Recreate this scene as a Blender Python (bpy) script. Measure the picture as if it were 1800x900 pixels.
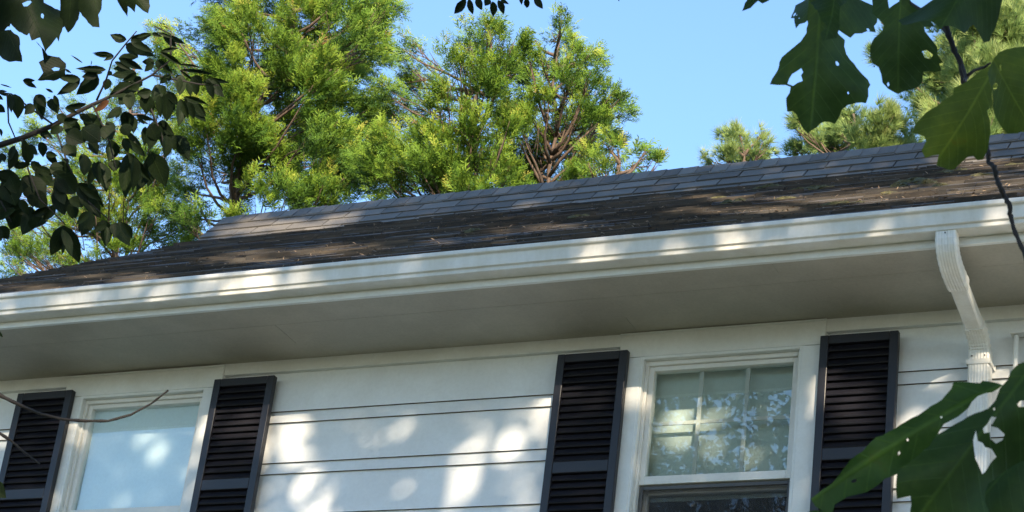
import bpy, math, random
import numpy as np
from mathutils import Vector, Matrix
from mathutils.geometry import delaunay_2d_cdt

for o in list(bpy.data.objects):
    bpy.data.objects.remove(o)
scene = bpy.context.scene
COL = scene.collection
rng = np.random.default_rng(7)
random.seed(7)

# ------------------------------------------------------------------ camera
F_PX = 3970.0
YAW, PITCH, ROLL = math.radians(-27.154), math.radians(26.03), math.radians(7.408)
EYE = np.array([0.0, 0.0, 1.6])
fwd = np.array([math.sin(YAW) * math.cos(PITCH), math.cos(YAW) * math.cos(PITCH), math.sin(PITCH)])
_r = np.array([math.cos(YAW), -math.sin(YAW), 0.0])
_u = np.cross(_r, fwd)
right = _r * math.cos(ROLL) + _u * math.sin(ROLL)
up = -_r * math.sin(ROLL) + _u * math.cos(ROLL)
cam = bpy.data.objects.new('camera', bpy.data.cameras.new('camera'))
COL.objects.link(cam)
M = Matrix.Identity(4)
for i in range(3):
    M[i][0], M[i][1], M[i][2], M[i][3] = right[i], up[i], -fwd[i], EYE[i]
cam.matrix_world = M
cam.data.sensor_width = 36.0
cam.data.lens = F_PX / 1800.0 * 36.0
cam.data.clip_start = 0.05
cam.data.clip_end = 3000.0
cam.data.dof.use_dof = True
cam.data.dof.focus_distance = 12.0
cam.data.dof.aperture_fstop = 40.0
scene.camera = cam

# ------------------------------------------------------------------ light
SUN = np.array([0.6, -1.0, 0.462])
SUN /= np.linalg.norm(SUN)                      # direction towards the sun
elev = math.asin(SUN[2])
world = bpy.data.worlds.new('World')
scene.world = world
world.use_nodes = True
nt = world.node_tree
bg = nt.nodes['Background']
sky = nt.nodes.new('ShaderNodeTexSky')
sky.sky_type = 'NISHITA'
sky.sun_disc = False
sky.sun_elevation = elev
sky.sun_rotation = math.atan2(SUN[0], SUN[1])
sky.air_density = 1.0
sky.dust_density = 0.15
sky.ozone_density = 3.8
nt.links.new(sky.outputs[0], bg.inputs[0])
bg.inputs[1].default_value = 0.15
sl = bpy.data.lights.new('sun', 'SUN')
sl.energy = 4.6
sl.angle = math.radians(0.53)
sl.color = (1.0, 0.83, 0.61)
sun = bpy.data.objects.new('sun', sl)
COL.objects.link(sun)
sun.rotation_euler = Vector(SUN).to_track_quat('Z', 'Y').to_euler()
sun.location = (10, -15, 25)
vs = scene.view_settings
vs.view_transform = 'Standard'
vs.look = 'None'
vs.gamma = 1.0
vs.use_curve_mapping = False
vs.exposure = 1.42
scene.render.engine = 'CYCLES'
scene.cycles.transparent_max_bounces = 16
scene.cycles.use_denoising = True
scene.cycles.denoiser = 'OPENIMAGEDENOISE'
scene.cycles.denoising_input_passes = 'RGB_ALBEDO_NORMAL'
scene.cycles.denoising_prefilter = 'NONE'

# ------------------------------------------------------------------ pixel helpers (photo is 1800 x 900)
def ray(px, py):
    v = fwd * F_PX + right * (px - 900.0) + up * (450.0 - py)
    return v / np.linalg.norm(v)
def at_y(px, py, Y):
    v = ray(px, py); return EYE + v * (Y / v[1])
def at_z(px, py, Z):
    v = ray(px, py); return EYE + v * ((Z - EYE[2]) / v[2])
def at_d(px, py, d):
    return EYE + ray(px, py) * d
def on_plane(px, py, P, n):
    v = ray(px, py); return EYE + v * (np.dot(P - EYE, n) / np.dot(v, n))

# ------------------------------------------------------------------ materials
def new_mat(name):
    m = bpy.data.materials.new(name); m.use_nodes = True
    n = m.node_tree
    return m, n, n.nodes['Principled BSDF'], n.nodes['Material Output']
def ramp(n, fac, stops):
    r = n.nodes.new('ShaderNodeValToRGB')
    e = r.color_ramp.elements
    while len(e) < len(stops): e.new(0.5)
    for k, (p, c) in enumerate(stops):
        e[k].position = p; e[k].color = (*c, 1)
    n.links.new(fac, r.inputs[0])
    return r.outputs[0]
def noise(n, scale, detail=4, vec=None, rough=0.55):
    t = n.nodes.new('ShaderNodeTexNoise')
    t.inputs['Scale'].default_value = scale; t.inputs['Detail'].default_value = detail
    t.inputs['Roughness'].default_value = rough
    if vec is not None: n.links.new(vec, t.inputs['Vector'])
    return t.outputs['Fac']
def coords(n, scale=(1, 1, 1)):
    g = n.nodes.new('ShaderNodeNewGeometry')
    mp = n.nodes.new('ShaderNodeMapping'); mp.inputs['Scale'].default_value = scale
    n.links.new(g.outputs['Position'], mp.inputs[0])
    return mp.outputs[0]
def bump(n, b, h, strength, dist):
    bp = n.nodes.new('ShaderNodeBump')
    bp.inputs['Strength'].default_value = strength; bp.inputs['Distance'].default_value = dist
    n.links.new(h, bp.inputs['Height']); n.links.new(bp.outputs[0], b.inputs['Normal'])
def mixc(n, fac, a, b):
    m = n.nodes.new('ShaderNodeMix'); m.data_type = 'RGBA'
    for s, v in ((0, fac), (6, a), (7, b)):
        if hasattr(v, 'links') or hasattr(v, 'is_output'): n.links.new(v, m.inputs[s])
        elif isinstance(v, tuple): m.inputs[s].default_value = (*v, 1)
        else: m.inputs[s].default_value = v
    return m.outputs[2]

MAT = {}
def paint(name, col, dirt, rough=0.5, grain=0.3, streak=(1.5, 1.5, 1.5), amount=(0.42, 0.72)):
    m, n, b, _ = new_mat(name)
    c = coords(n, streak)
    f = noise(n, 2.2, 7, c, 0.65)
    fine = noise(n, 60, 3, coords(n))
    col1 = ramp(n, f, [(amount[0], dirt), (amount[1], col)])
    sp = ramp(n, fine, [(0.3, (0.86, 0.86, 0.86)), (0.6, (1, 1, 1))])
    mm = n.nodes.new('ShaderNodeMix'); mm.data_type = 'RGBA'; mm.blend_type = 'MULTIPLY'; mm.inputs[0].default_value = grain
    n.links.new(col1, mm.inputs[6]); n.links.new(sp, mm.inputs[7])
    n.links.new(mm.outputs[2], b.inputs['Base Color'])
    b.inputs['Roughness'].default_value = rough
    bump(n, b, noise(n, 9, 5, coords(n, (0.6, 1, 3))), 0.12, 0.004)
    MAT[name] = m
paint('siding', (0.83, 0.86, 0.88), (0.74, 0.76, 0.77), 0.5)
paint('trim', (0.79, 0.81, 0.81), (0.70, 0.71, 0.69), 0.45)
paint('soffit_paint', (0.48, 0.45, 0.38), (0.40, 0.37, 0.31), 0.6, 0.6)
paint('gutter_enamel', (0.80, 0.79, 0.76), (0.66, 0.64, 0.58), 0.32, 0.3, (3.0, 3.0, 0.9))
paint('downspout_enamel', (0.86, 0.86, 0.84), (0.76, 0.74, 0.69), 0.32, 0.3, (6, 6, 1.5))
paint('vinyl', (0.78, 0.77, 0.74), (0.70, 0.69, 0.65), 0.35)
paint('shutter_paint', (0.008, 0.008, 0.014), (0.012, 0.012, 0.017), 0.42, 0.3)
paint('screen_frame', (0.05, 0.05, 0.052), (0.07, 0.07, 0.07), 0.45)
paint('shade_cloth', (0.64, 0.71, 0.69), (0.60, 0.67, 0.65), 0.8)
paint('pale_shade_cloth', (0.84, 0.90, 0.94), (0.82, 0.88, 0.92), 0.8)
paint('interior', (0.10, 0.10, 0.10), (0.08, 0.08, 0.08), 0.9)

def shingle_mat(name, cols, dirtcols, dirt_amt):
    m, n, b, _ = new_mat(name)
    oi = n.nodes.new('ShaderNodeObjectInfo')
    gm = n.nodes.new('ShaderNodeNewGeometry')
    ad = n.nodes.new('ShaderNodeMath'); ad.operation = 'ADD'
    n.links.new(oi.outputs['Random'], ad.inputs[0]); n.links.new(gm.outputs['Random Per Island'], ad.inputs[1])
    fr = n.nodes.new('ShaderNodeMath'); fr.operation = 'FRACT'; n.links.new(ad.outputs[0], fr.inputs[0])
    base = ramp(n, fr.outputs[0], [(0.0, cols[0]), (0.5, cols[1]), (1.0, cols[2])])
    gran = noise(n, 420, 2, coords(n))
    g2 = ramp(n, gran, [(0.3, (0.55, 0.55, 0.55)), (0.7, (1.35, 1.35, 1.35))])
    mm = n.nodes.new('ShaderNodeMix'); mm.data_type = 'RGBA'; mm.blend_type = 'MULTIPLY'; mm.inputs[0].default_value = 0.8
    n.links.new(base, mm.inputs[6]); n.links.new(g2, mm.inputs[7])
    d = noise(n, 3.4, 9, coords(n, (0.7, 2.6, 2.6)), 0.8)
    fac = ramp(n, d, [(0.5 - dirt_amt, (0, 0, 0)), (0.72, (1, 1, 1))])
    d2 = noise(n, 23, 4, coords(n, (0.5, 1, 1)))
    dc = ramp(n, d2, [(0.35, dirtcols[0]), (0.65, dirtcols[1])])
    out = mixc(n, fac, mm.outputs[2], dc)
    n.links.new(out, b.inputs['Base Color'])
    b.inputs['Roughness'].default_value = 0.82
    bump(n, b, gran, 0.5, 0.002)
    MAT[name] = m
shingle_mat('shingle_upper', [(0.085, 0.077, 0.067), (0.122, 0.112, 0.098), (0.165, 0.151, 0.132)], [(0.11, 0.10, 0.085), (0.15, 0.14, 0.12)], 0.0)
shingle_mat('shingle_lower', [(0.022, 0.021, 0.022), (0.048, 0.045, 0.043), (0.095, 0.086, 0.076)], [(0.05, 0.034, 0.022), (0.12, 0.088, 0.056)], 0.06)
def simple(name, stops, scale, rough, bstr=0.4, bdist=0.01, stretch=(1, 1, 1)):
    m, n, b, _ = new_mat(name)
    f = noise(n, scale, 6, coords(n, stretch), 0.65)
    n.links.new(ramp(n, f, stops), b.inputs['Base Color'])
    b.inputs['Roughness'].default_value = rough
    bump(n, b, f, bstr, bdist)
    MAT[name] = m
simple('bark', [(0.3, (0.07, 0.05, 0.035)), (0.7, (0.26, 0.18, 0.12))], 9, 0.9, 0.6, 0.03, (3, 3, 0.6))
simple('dark_bark', [(0.3, (0.008, 0.007, 0.006)), (0.7, (0.02, 0.016, 0.015))], 30, 0.85, 0.5, 0.004)
simple('cedar_bark', [(0.3, (0.045, 0.032, 0.024)), (0.7, (0.15, 0.10, 0.07))], 9, 0.9, 0.6, 0.03, (3, 3, 0.6))
simple('moss', [(0.3, (0.03, 0.03, 0.014)), (0.55, (0.075, 0.07, 0.028)), (0.75, (0.14, 0.12, 0.05))], 45, 0.95, 0.8, 0.01)
simple('litter', [(0.3, (0.08, 0.05, 0.03)), (0.7, (0.30, 0.22, 0.14))], 14, 0.9, 0.2, 0.002)
simple('lawn', [(0.3, (0.022, 0.036, 0.014)), (0.7, (0.055, 0.065, 0.03))], 1.2, 0.95, 0.8, 0.05)
simple('foundation', [(0.3, (0.22, 0.21, 0.20)), (0.7, (0.36, 0.35, 0.33))], 8, 0.9)

simple('lap_shadow', [(0.3, (0.06, 0.05, 0.042)), (0.7, (0.20, 0.18, 0.155))], 14, 0.9)  # dark colour that paints the shadow line under each siding lap
def leaf_mat(name, stops, trans, rough=0.55, veins=False, holes=False):
    """foliage: colour varies leaf by leaf (attribute rnd / object random), light passes through"""
    m, n, b, out = new_mat(name)
    at = n.nodes.new('ShaderNodeAttribute'); at.attribute_name = 'rnd'
    oi = n.nodes.new('ShaderNodeObjectInfo')
    ad = n.nodes.new('ShaderNodeMath'); ad.operation = 'ADD'
    n.links.new(at.outputs['Fac'], ad.inputs[0]); n.links.new(oi.outputs['Random'], ad.inputs[1])
    fr = n.nodes.new('ShaderNodeMath'); fr.operation = 'FRACT'; n.links.new(ad.outputs[0], fr.inputs[0])
    src = at.outputs['Fac'] if not veins else fr.outputs[0]
    c = ramp(n, src, stops)
    if veins:
        uv = n.nodes.new('ShaderNodeUVMap')
        sx = n.nodes.new('ShaderNodeSeparateXYZ'); n.links.new(uv.outputs[0], sx.inputs[0])
        av = n.nodes.new('ShaderNodeMath'); av.operation = 'ABSOLUTE'; n.links.new(sx.outputs[1], av.inputs[0])
        sb = n.nodes.new('ShaderNodeMath'); sb.operation = 'SUBTRACT'
        n.links.new(sx.outputs[0], sb.inputs[0]); n.links.new(av.outputs[0], sb.inputs[1])
        ml = n.nodes.new('ShaderNodeMath'); ml.operation = 'MULTIPLY'; ml.inputs[1].default_value = 8.5
        n.links.new(sb.outputs[0], ml.inputs[0])
        pp = n.nodes.new('ShaderNodeMath'); pp.operation = 'PINGPONG'; pp.inputs[1].default_value = 0.5
        n.links.new(ml.outputs[0], pp.inputs[0])
        side = ramp(n, pp.outputs[0], [(0.0, (0.7, 0.7, 0.7)), (0.06, (0, 0, 0))])
        mid = ramp(n, av.outputs[0], [(0.005, (1, 1, 1)), (0.013, (0, 0, 0))])
        vx = n.nodes.new('ShaderNodeMath'); vx.operation = 'MAXIMUM'
        n.links.new(side, vx.inputs[0]); n.links.new(mid, vx.inputs[1])
        blot = ramp(n, noise(n, 17, 8, coords(n), 0.7), [(0.28, (0.6, 0.64, 0.6)), (0.5, (1.0, 1.0, 1.0)), (0.64, (1.45, 1.32, 1.1)), (0.72, (1.7, 1.0, 0.8))])
        mm = n.nodes.new('ShaderNodeMix'); mm.data_type = 'RGBA'; mm.blend_type = 'MULTIPLY'; mm.inputs[0].default_value = 1
        n.links.new(c, mm.inputs[6]); n.links.new(blot, mm.inputs[7])
        vm = n.nodes.new('ShaderNodeMix'); vm.data_type = 'RGBA'; vm.blend_type = 'MULTIPLY'
        n.links.new(vx.outputs[0], vm.inputs[0]); n.links.new(mm.outputs[2], vm.inputs[6]); vm.inputs[7].default_value = (1.6, 1.5, 1.35, 1)
        c = vm.outputs[2]
        bump(n, b, vx.outputs[0], 0.35, 0.002)
    n.links.new(c, b.inputs['Base Color'])
    b.inputs['Specular IOR Level'].default_value = 0.15
    b.inputs['Roughness'].default_value = rough
    tr = n.nodes.new('ShaderNodeBsdfTranslucent')
    n.links.new(c, tr.inputs[0])
    mx = n.nodes.new('ShaderNodeMixShader'); mx.inputs[0].default_value = trans
    n.links.new(b.outputs[0], mx.inputs[1]); n.links.new(tr.outputs[0], mx.inputs[2])
    n.links.new(mx.outputs[0], out.inputs[0])
    MAT[name] = m
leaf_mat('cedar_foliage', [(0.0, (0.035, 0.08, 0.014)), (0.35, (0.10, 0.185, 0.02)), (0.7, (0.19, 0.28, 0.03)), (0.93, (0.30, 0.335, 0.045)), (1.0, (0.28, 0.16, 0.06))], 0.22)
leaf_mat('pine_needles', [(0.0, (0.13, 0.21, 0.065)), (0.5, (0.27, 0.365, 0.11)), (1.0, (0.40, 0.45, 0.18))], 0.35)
leaf_mat('oak_crown_leaf', [(0.0, (0.025, 0.05, 0.014)), (1.0, (0.05, 0.085, 0.025))], 0.25, 0.5)
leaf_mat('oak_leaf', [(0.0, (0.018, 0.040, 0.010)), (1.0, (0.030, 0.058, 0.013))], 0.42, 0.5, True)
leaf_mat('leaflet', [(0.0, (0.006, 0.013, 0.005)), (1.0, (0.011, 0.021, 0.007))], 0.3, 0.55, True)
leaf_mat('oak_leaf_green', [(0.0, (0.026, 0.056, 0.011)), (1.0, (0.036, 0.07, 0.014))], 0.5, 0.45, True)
leaf_mat('oak_leaf_yellowing', [(0.0, (0.05, 0.08, 0.012)), (1.0, (0.07, 0.10, 0.015))], 0.5, 0.5, True)
leaf_mat('dead_leaf', [(0.0, (0.12, 0.05, 0.02)), (1.0, (0.14, 0.06, 0.025))], 0.4, 0.6)

def glass_mat():
    m, n, b, out = new_mat('glass')
    n.nodes.remove(b)
    lw = n.nodes.new('ShaderNodeFresnel'); lw.inputs[0].default_value = 1.5
    gl = n.nodes.new('ShaderNodeBsdfGlossy'); gl.inputs['Roughness'].default_value = 0.0
    gl.inputs[0].default_value = (0.95, 1.0, 1.0, 1)
    tr = n.nodes.new('ShaderNodeBsdfTransparent'); tr.inputs[0].default_value = (0.90, 0.965, 0.955, 1)
    f = noise(n, 1.3, 1, coords(n))
    bp = n.nodes.new('ShaderNodeBump'); bp.inputs['Strength'].default_value = 0.05; bp.inputs['Distance'].default_value = 0.02
    n.links.new(f, bp.inputs['Height']); n.links.new(bp.outputs[0], gl.inputs['Normal'])
    ml = n.nodes.new('ShaderNodeMath'); ml.operation = 'MULTIPLY'; ml.inputs[1].default_value = 2.9
    n.links.new(lw.outputs[0], ml.inputs[0])
    mx = n.nodes.new('ShaderNodeMixShader')
    n.links.new(ml.outputs[0], mx.inputs[0]); n.links.new(tr.outputs[0], mx.inputs[1]); n.links.new(gl.outputs[0], mx.inputs[2])
    n.links.new(mx.outputs[0], out.inputs[0])
    MAT['glass'] = m
    m, n, b, out = new_mat('insect_screen')
    b.inputs['Base Color'].default_value = (0.03, 0.03, 0.032, 1); b.inputs['Roughness'].default_value = 0.6
    tr = n.nodes.new('ShaderNodeBsdfTransparent')
    mx = n.nodes.new('ShaderNodeMixShader'); mx.inputs[0].default_value = 0.30
    n.links.new(tr.outputs[0], mx.inputs[1]); n.links.new(b.outputs[0], mx.inputs[2]); n.links.new(mx.outputs[0], out.inputs[0])
    MAT['insect_screen'] = m
glass_mat()

# ------------------------------------------------------------------ object helpers
def base_of(o):
    b = Vector((0, 0, 0))
    while o is not None:
        b += o.location; o = o.parent
    return np.array(b)
def tag(o, label, cat=None, group=None, kind=None):
    if label: o['label'] = label
    if cat: o['category'] = cat
    if group: o['group'] = group
    if kind: o['kind'] = kind
    return o
def thing(name, loc, label, cat, group=None):
    o = bpy.data.objects.new(name, None); COL.objects.link(o)
    o.empty_display_size = 0.3; o.location = loc
    return tag(o, label, cat, group)
def link(name, me, mat, parent=None, loc=None):
    o = bpy.data.objects.new(name, me); COL.objects.link(o)
    if mat and not me.materials: me.materials.append(MAT[mat])
    if parent is not None: o.parent = parent
    if loc is not None: o.location = Vector(loc) - Vector(base_of(parent))
    return o
class MB:
    """collects world-space vertices and faces for one mesh object"""
    def __init__(s): s.v = []; s.f = []
    def add(s, vs, fs):
        k = len(s.v); s.v += [tuple(map(float, p)) for p in vs]; s.f += [tuple(i + k for i in f) for f in fs]
    def box(s, x0, x1, y0, y1, z0, z1):
        s.add([(x0, y0, z0), (x1, y0, z0), (x1, y1, z0), (x0, y1, z0), (x0, y0, z1), (x1, y0, z1), (x1, y1, z1), (x0, y1, z1)],
              [(0, 3, 2, 1), (4, 5, 6, 7), (0, 1, 5, 4), (1, 2, 6, 5), (2, 3, 7, 6), (3, 0, 4, 7)])
    def extrude_x(s, prof, x0, x1, closed=True):
        n = len(prof)
        s.add([(x0, y, z) for y, z in prof] + [(x1, y, z) for y, z in prof],
              [(i, (i + 1) % n, n + (i + 1) % n, n + i) for i in range(n if closed else n - 1)] + ([tuple(range(n))[::-1], tuple(range(n, 2 * n))] if closed else []))
    def tube(s, pts, rad, seg=6, jag=0.0):
        pts = [np.array(p, float) for p in pts]; n = len(pts); vs = []
        for i, p in enumerate(pts):
            d = pts[min(i + 1, n - 1)] - pts[max(i - 1, 0)]; d /= np.linalg.norm(d) + 1e-9
            a = np.cross(d, (0.31, 0.2, 0.93)); a /= np.linalg.norm(a) + 1e-9; b = np.cross(d, a)
            r = rad[i] * (1 + jag * random.uniform(-1, 1))
            vs += [p + r * (a * math.cos(t) + b * math.sin(t)) for t in np.arange(seg) * 2 * math.pi / seg]
        fs = [(i * seg + j, i * seg + (j + 1) % seg, (i + 1) * seg + (j + 1) % seg, (i + 1) * seg + j) for i in range(n - 1) for j in range(seg)]
        fs += [tuple(range(seg))[::-1], tuple(range((n - 1) * seg, n * seg))]
        s.add(vs, fs)
    def build(s, name, mat, parent=None, smooth=False, bevel=0.0, label=None):
        b = base_of(parent) if parent is not None else np.zeros(3)
        me = bpy.data.meshes.new(name)
        me.from_pydata([tuple(np.array(p) - b) for p in s.v], [], s.f); me.update()
        if smooth: me.polygons.foreach_set('use_smooth', [True] * len(me.polygons))
        o = link(name, me, mat, parent)
        if bevel:
            m = o.modifiers.new('bevel', 'BEVEL'); m.width = bevel; m.segments = 2; m.limit_method = 'ANGLE'
        if label: o['label'] = label
        return o
def tri_mesh(name, V, T, rnd=None):
    me = bpy.data.meshes.new(name)
    V = np.asarray(V, np.float32); T = np.asarray(T, np.int32)
    me.vertices.add(len(V)); me.vertices.foreach_set('co', V.ravel())
    me.loops.add(T.size); me.loops.foreach_set('vertex_index', T.ravel())
    me.polygons.add(len(T)); me.polygons.foreach_set('loop_start', np.arange(0, T.size, 3, dtype=np.int32))
    me.update(calc_edges=True); me.validate()
    if rnd is not None:
        a = me.attributes.new('rnd', 'FLOAT', 'POINT'); a.data.foreach_set('value', np.asarray(rnd, np.float32))
    return me
def scatter(tv, tt, P, R, S, rnd):
    """copies of template (tv, tt) at P with rotation matrices R (columns = local axes) and sizes S"""
    n, k = len(P), len(tv)
    V = np.einsum('nij,kj->nki', R, tv) * S[:, None, None] + P[:, None, :]
    T = tt[None] + (np.arange(n) * k)[:, None, None]
    return V.reshape(-1, 3), T.reshape(-1, 3), np.repeat(rnd, k)
def frames(X, Zhint):
    X = X / np.linalg.norm(X, axis=1, keepdims=True)
    Y = np.cross(Zhint, X); Y /= np.linalg.norm(Y, axis=1, keepdims=True) + 1e-9
    return np.stack([X, Y, np.cross(X, Y)], axis=2)
def unit(n):
    v = rng.normal(size=(n, 3)); return v / np.linalg.norm(v, axis=1, keepdims=True)

# ------------------------------------------------------------------ ground
g = MB()
g.add([(-900, -900, 0), (900, -900, 0), (900, 900, 0), (-900, 900, 0)], [(0, 1, 2, 3)])
tag(g.build('ground', 'lawn'), 'mown lawn around the white house', 'ground', kind='structure')

# ------------------------------------------------------------------ house
Z0 = 1.6                                   # heights below are measured from the eye
XL, XR = -8.70, 1.50                       # outer wall corners
RL, RR = -9.05, 1.85                       # rake edges
YW, YE = 9.5, 8.84                         # siding front, fascia front
SOF = 4.699 + Z0
Y_BRK, Z_BRK, Y_RDG, Z_RDG = 12.49, 7.22 + Z0, 12.79, 7.57 + Z0
SL1 = 0.645
Z_EV = Z_BRK - SL1 * (Y_BRK - 8.80)        # deck height at the eave edge
Y_BACK = 2 * Y_RDG - YW
house = thing('house', (-3.6, 12.8, 0), 'white clapboard house with black shutters and a mossy dark shingle roof', 'house')

# windows: opening x0, x1 (casing plane), outer casing x0, x1, head top
ZT, ZB = 4.561 + Z0, 3.10 + Z0
WIN = [dict(o=(-7.428, -6.616), c=(-7.546, -6.518), top=4.683 + Z0, grid=False, meet=3.905 + Z0),
       dict(o=(-4.067, -3.238), c=(-4.189, -3.122), top=4.690 + Z0, grid=True, meet=3.945 + Z0)]
wall = MB()
xs = [XL, WIN[0]['o'][0], WIN[0]['o'][1], WIN[1]['o'][0], WIN[1]['o'][1], XR]
YB0, YB1 = YW + 0.027, YW + 0.15
for k in (0, 2, 4): wall.box(xs[k], xs[k + 1], YB0, YB1, 0.0, SOF + 0.05)
for k in (1, 3):
    wall.box(xs[k], xs[k + 1], YB0, YB1, 0.0, ZB); wall.box(xs[k], xs[k + 1], YB0, YB1, ZT, SOF + 0.05)
prof = [(YB1, 0), (Y_BACK, 0), (Y_BACK, SOF), (Y_RDG, Z_RDG - 0.2), (YB1, SOF + 0.04)]
for x in (XL, XR - 0.15):
    wall.extrude_x(prof, x, x + 0.15)
wall.box(XL + 0.15, XR - 0.15, Y_BACK - 0.15, Y_BACK, 0, SOF)
wall_o = wall.build('wall', 'siding', house)
ceil = MB(); ceil.box(XL + 0.16, XR - 0.16, YB1 + 0.01, Y_BACK - 0.16, SOF - 0.05, SOF - 0.02); ceil.box(XL + 0.16, XR - 0.16, YB1 + 0.01, Y_BACK - 0.16, 3.2, 3.3)
ceil.box(XL + 0.16, XR - 0.16, 12.0, 12.1, 3.31, SOF - 0.06)
ceil.build('interior', 'interior', house)
fd = MB(); fd.box(XL - 0.03, XR + 0.03, YW - 0.03, YW + 0.012, 0, 0.45); fd.build('foundation', 'foundation', house)

# siding boards: wide and narrow laps in turn
zb = [4.631, 4.403, 4.337, 4.107, 4.044]
while zb[-1] > -1.10:
    zb.append(zb[-1] - (0.229 if len(zb) % 2 else 0.065))
def board_bands():
    for k in range(len(zb) - 1):
        z1, z0 = zb[k] + Z0, zb[k + 1] + Z0
        if z1 > ZB - 0.08:
            segs = [(XL, WIN[0]['c'][0] + 0.05), (WIN[0]['c'][1] - 0.05, WIN[1]['c'][0] + 0.05), (WIN[1]['c'][1] - 0.05, XR)]
        else:
            segs = [(XL, -3.9 + 0.6 * math.sin(k * 2.1)), (-3.898 + 0.6 * math.sin(k * 2.1), XR)]
        for a, b in segs: yield a, b, z0, z1
for a, b, z0, z1 in board_bands():
    m = MB()
    n = max(2, int((b - a) / 0.35)); xx = np.linspace(a, b, n + 1)
    lip = [0.0012 * math.sin(x * 3.1 + z0 * 7) + 0.0008 * random.uniform(-1, 1) for x in xx]
    vs = []
    for x, l in zip(xx, lip):
        vs += [(x, YW + l, z0 + 0.8 * l), (x, YW + 0.026, z0 + 0.001), (x, YW + 0.026, z1), (x, YW + 0.014, z1)]
    fs = []
    for i in range(n):
        q = i * 4
        fs += [(q, q + 4, q + 7, q + 3), (q + 1, q + 5, q + 4, q), (q + 3, q + 7, q + 6, q + 2)]
    fs += [(0, 3, 2, 1), (n * 4, n * 4 + 1, n * 4 + 2, n * 4 + 3)]
    m.add(vs, fs)
    bo = m.build('siding_board', 'siding', wall_o); bo.data.materials.append(MAT['lap_shadow'])
    for i in range(n): bo.data.polygons[i * 3 + 1].material_index = 1  # undersides take the painted lap shadow
for nm, (x0, x1, y0, z0, z1) in {'frieze_board': (XL, XR, 9.485, 4.631, 4.7035)}.items():
    m = MB(); m.box(x0, x1, y0, YB0, z0 + Z0, z1 + Z0); m.build(nm, 'trim', house, bevel=0.002)
for x0 in (XL - 0.02, XR - 0.09):
    m = MB(); m.box(x0, x0 + 0.11, YW - 0.02, YW + 0.015, 0.0, SOF - 0.06); m.build('corner_board', 'trim', house, bevel=0.002)

# soffit planks, fascia, gutter
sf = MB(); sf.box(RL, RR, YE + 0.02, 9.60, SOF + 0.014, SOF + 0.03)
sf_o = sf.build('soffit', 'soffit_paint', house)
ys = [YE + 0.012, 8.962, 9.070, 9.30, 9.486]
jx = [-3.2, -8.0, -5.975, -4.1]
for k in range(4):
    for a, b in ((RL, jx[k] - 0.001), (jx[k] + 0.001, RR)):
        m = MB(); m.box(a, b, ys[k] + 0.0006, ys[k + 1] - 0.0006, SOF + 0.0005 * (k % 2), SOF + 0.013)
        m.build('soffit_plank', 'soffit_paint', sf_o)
m = MB(); m.box(RL, RR, YE, YE + 0.02, SOF - 0.002, Z_EV - 0.02); fas = m.build('fascia', 'trim', house)
m = MB(); m.box(RL, RR, YE - 0.004, YE + 0.013, SOF - 0.004, SOF + 0.007); m.build('fascia_lip', 'trim', house, bevel=0.002)
GZ = Z0 - 0.006
gp = [(0.0, 4.735), (0.083, 4.735), (0.0865, 4.738), (0.087, 4.752), (0.0885, 4.756), (0.100, 4.760), (0.103, 4.775), (0.109, 4.813), (0.112, 4.818), (0.122, 4.8215), (0.1255, 4.826), (0.126, 4.842), (0.124, 4.845), (0.112, 4.845), (0.112, 4.842), (0.121, 4.841),
      (0.121, 4.828), (0.106, 4.818), (0.098, 4.765), (0.083, 4.757), (0.081, 4.739), (0.003, 4.739), (0.003, 4.85), (0.0, 4.85)]
gut = MB()
nx = 46
xx = np.linspace(RL, RR, nx + 1)
for i, x in enumerate(xx):
    w = 0.0035 * math.sin(math.pi * (x + 9) / 10.9) + 0.0012 * math.sin(x * 2.3)
    gut.v += [(x, YE - 0.0005 - o, z + GZ + w) for o, z in gp]
k = len(gp)
gut.f = [(i * k + j, i * k + (j + 1) % k, (i + 1) * k + (j + 1) % k, (i + 1) * k + j) for i in range(nx) for j in range(k)]
gut.f += [tuple(range(k)), tuple(range(nx * k, nx * k + k))[::-1]]
gut_o = gut.build('gutter', 'gutter_enamel', house)
for x in (-6.55, -1.9):                     # lapped joint seams
    m = MB(); m.extrude_x([(YE - o * 1.012 - 0.001, z + GZ + 0.002 - (0.0028 if z < 4.74 else 0)) for o, z in gp[1:12]], x, x + 0.012, closed=False)
    m.build('seam', 'gutter_enamel', gut_o)

# downspout in the plane x = DX
DX = -2.36
def spout(path, w, d, ribs=True, wob=0.0):
    """rounded rectangular pipe swept along (y, z) path, ribs run along its front"""
    sec = []
    nr = 6
    for i in range(nr * 2 + 1):
        t = i / (nr * 2) * 2 - 1
        sec.append((t * (w / 2 - 0.010), d / 2 - (0.0022 if (ribs and i % 2) else 0)))
    sec += [(w / 2 - 0.003, d / 2 - 0.004), (w / 2, d / 2 - 0.012), (w / 2, 0), (w / 2, -d / 2 + 0.01), (w / 2 - 0.01, -d / 2), (-w / 2 + 0.01, -d / 2), (-w / 2, -d / 2 + 0.01), (-w / 2, 0), (-w / 2, d / 2 - 0.012), (-w / 2 + 0.003, d / 2 - 0.004)]
    m = MB(); n = len(path); k = len(sec)
    for i, (y, z) in enumerate(path):
        a = np.array(path[max(i - 1, 0)]); b = np.array(path[min(i + 1, n - 1)]); t = (b - a) / np.linalg.norm(b - a)
        fr = np.array((t[1], -t[0]))               # points to the front / underside
        sc = 1 - wob * (i % 2)
        m.v += [(DX + sx * sc, y + fr[0] * sy * sc, z + fr[1] * sy * sc) for sx, sy in sec]
    m.f = [(i * k + j, i * k + (j + 1) % k, (i + 1) * k + (j + 1) % k, (i + 1) * k + j) for i in range(n - 1) for j in range(k)]
    m.f += [tuple(range(k))[::-1], tuple(range((n - 1) * k, n * k))]
    return m
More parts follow.
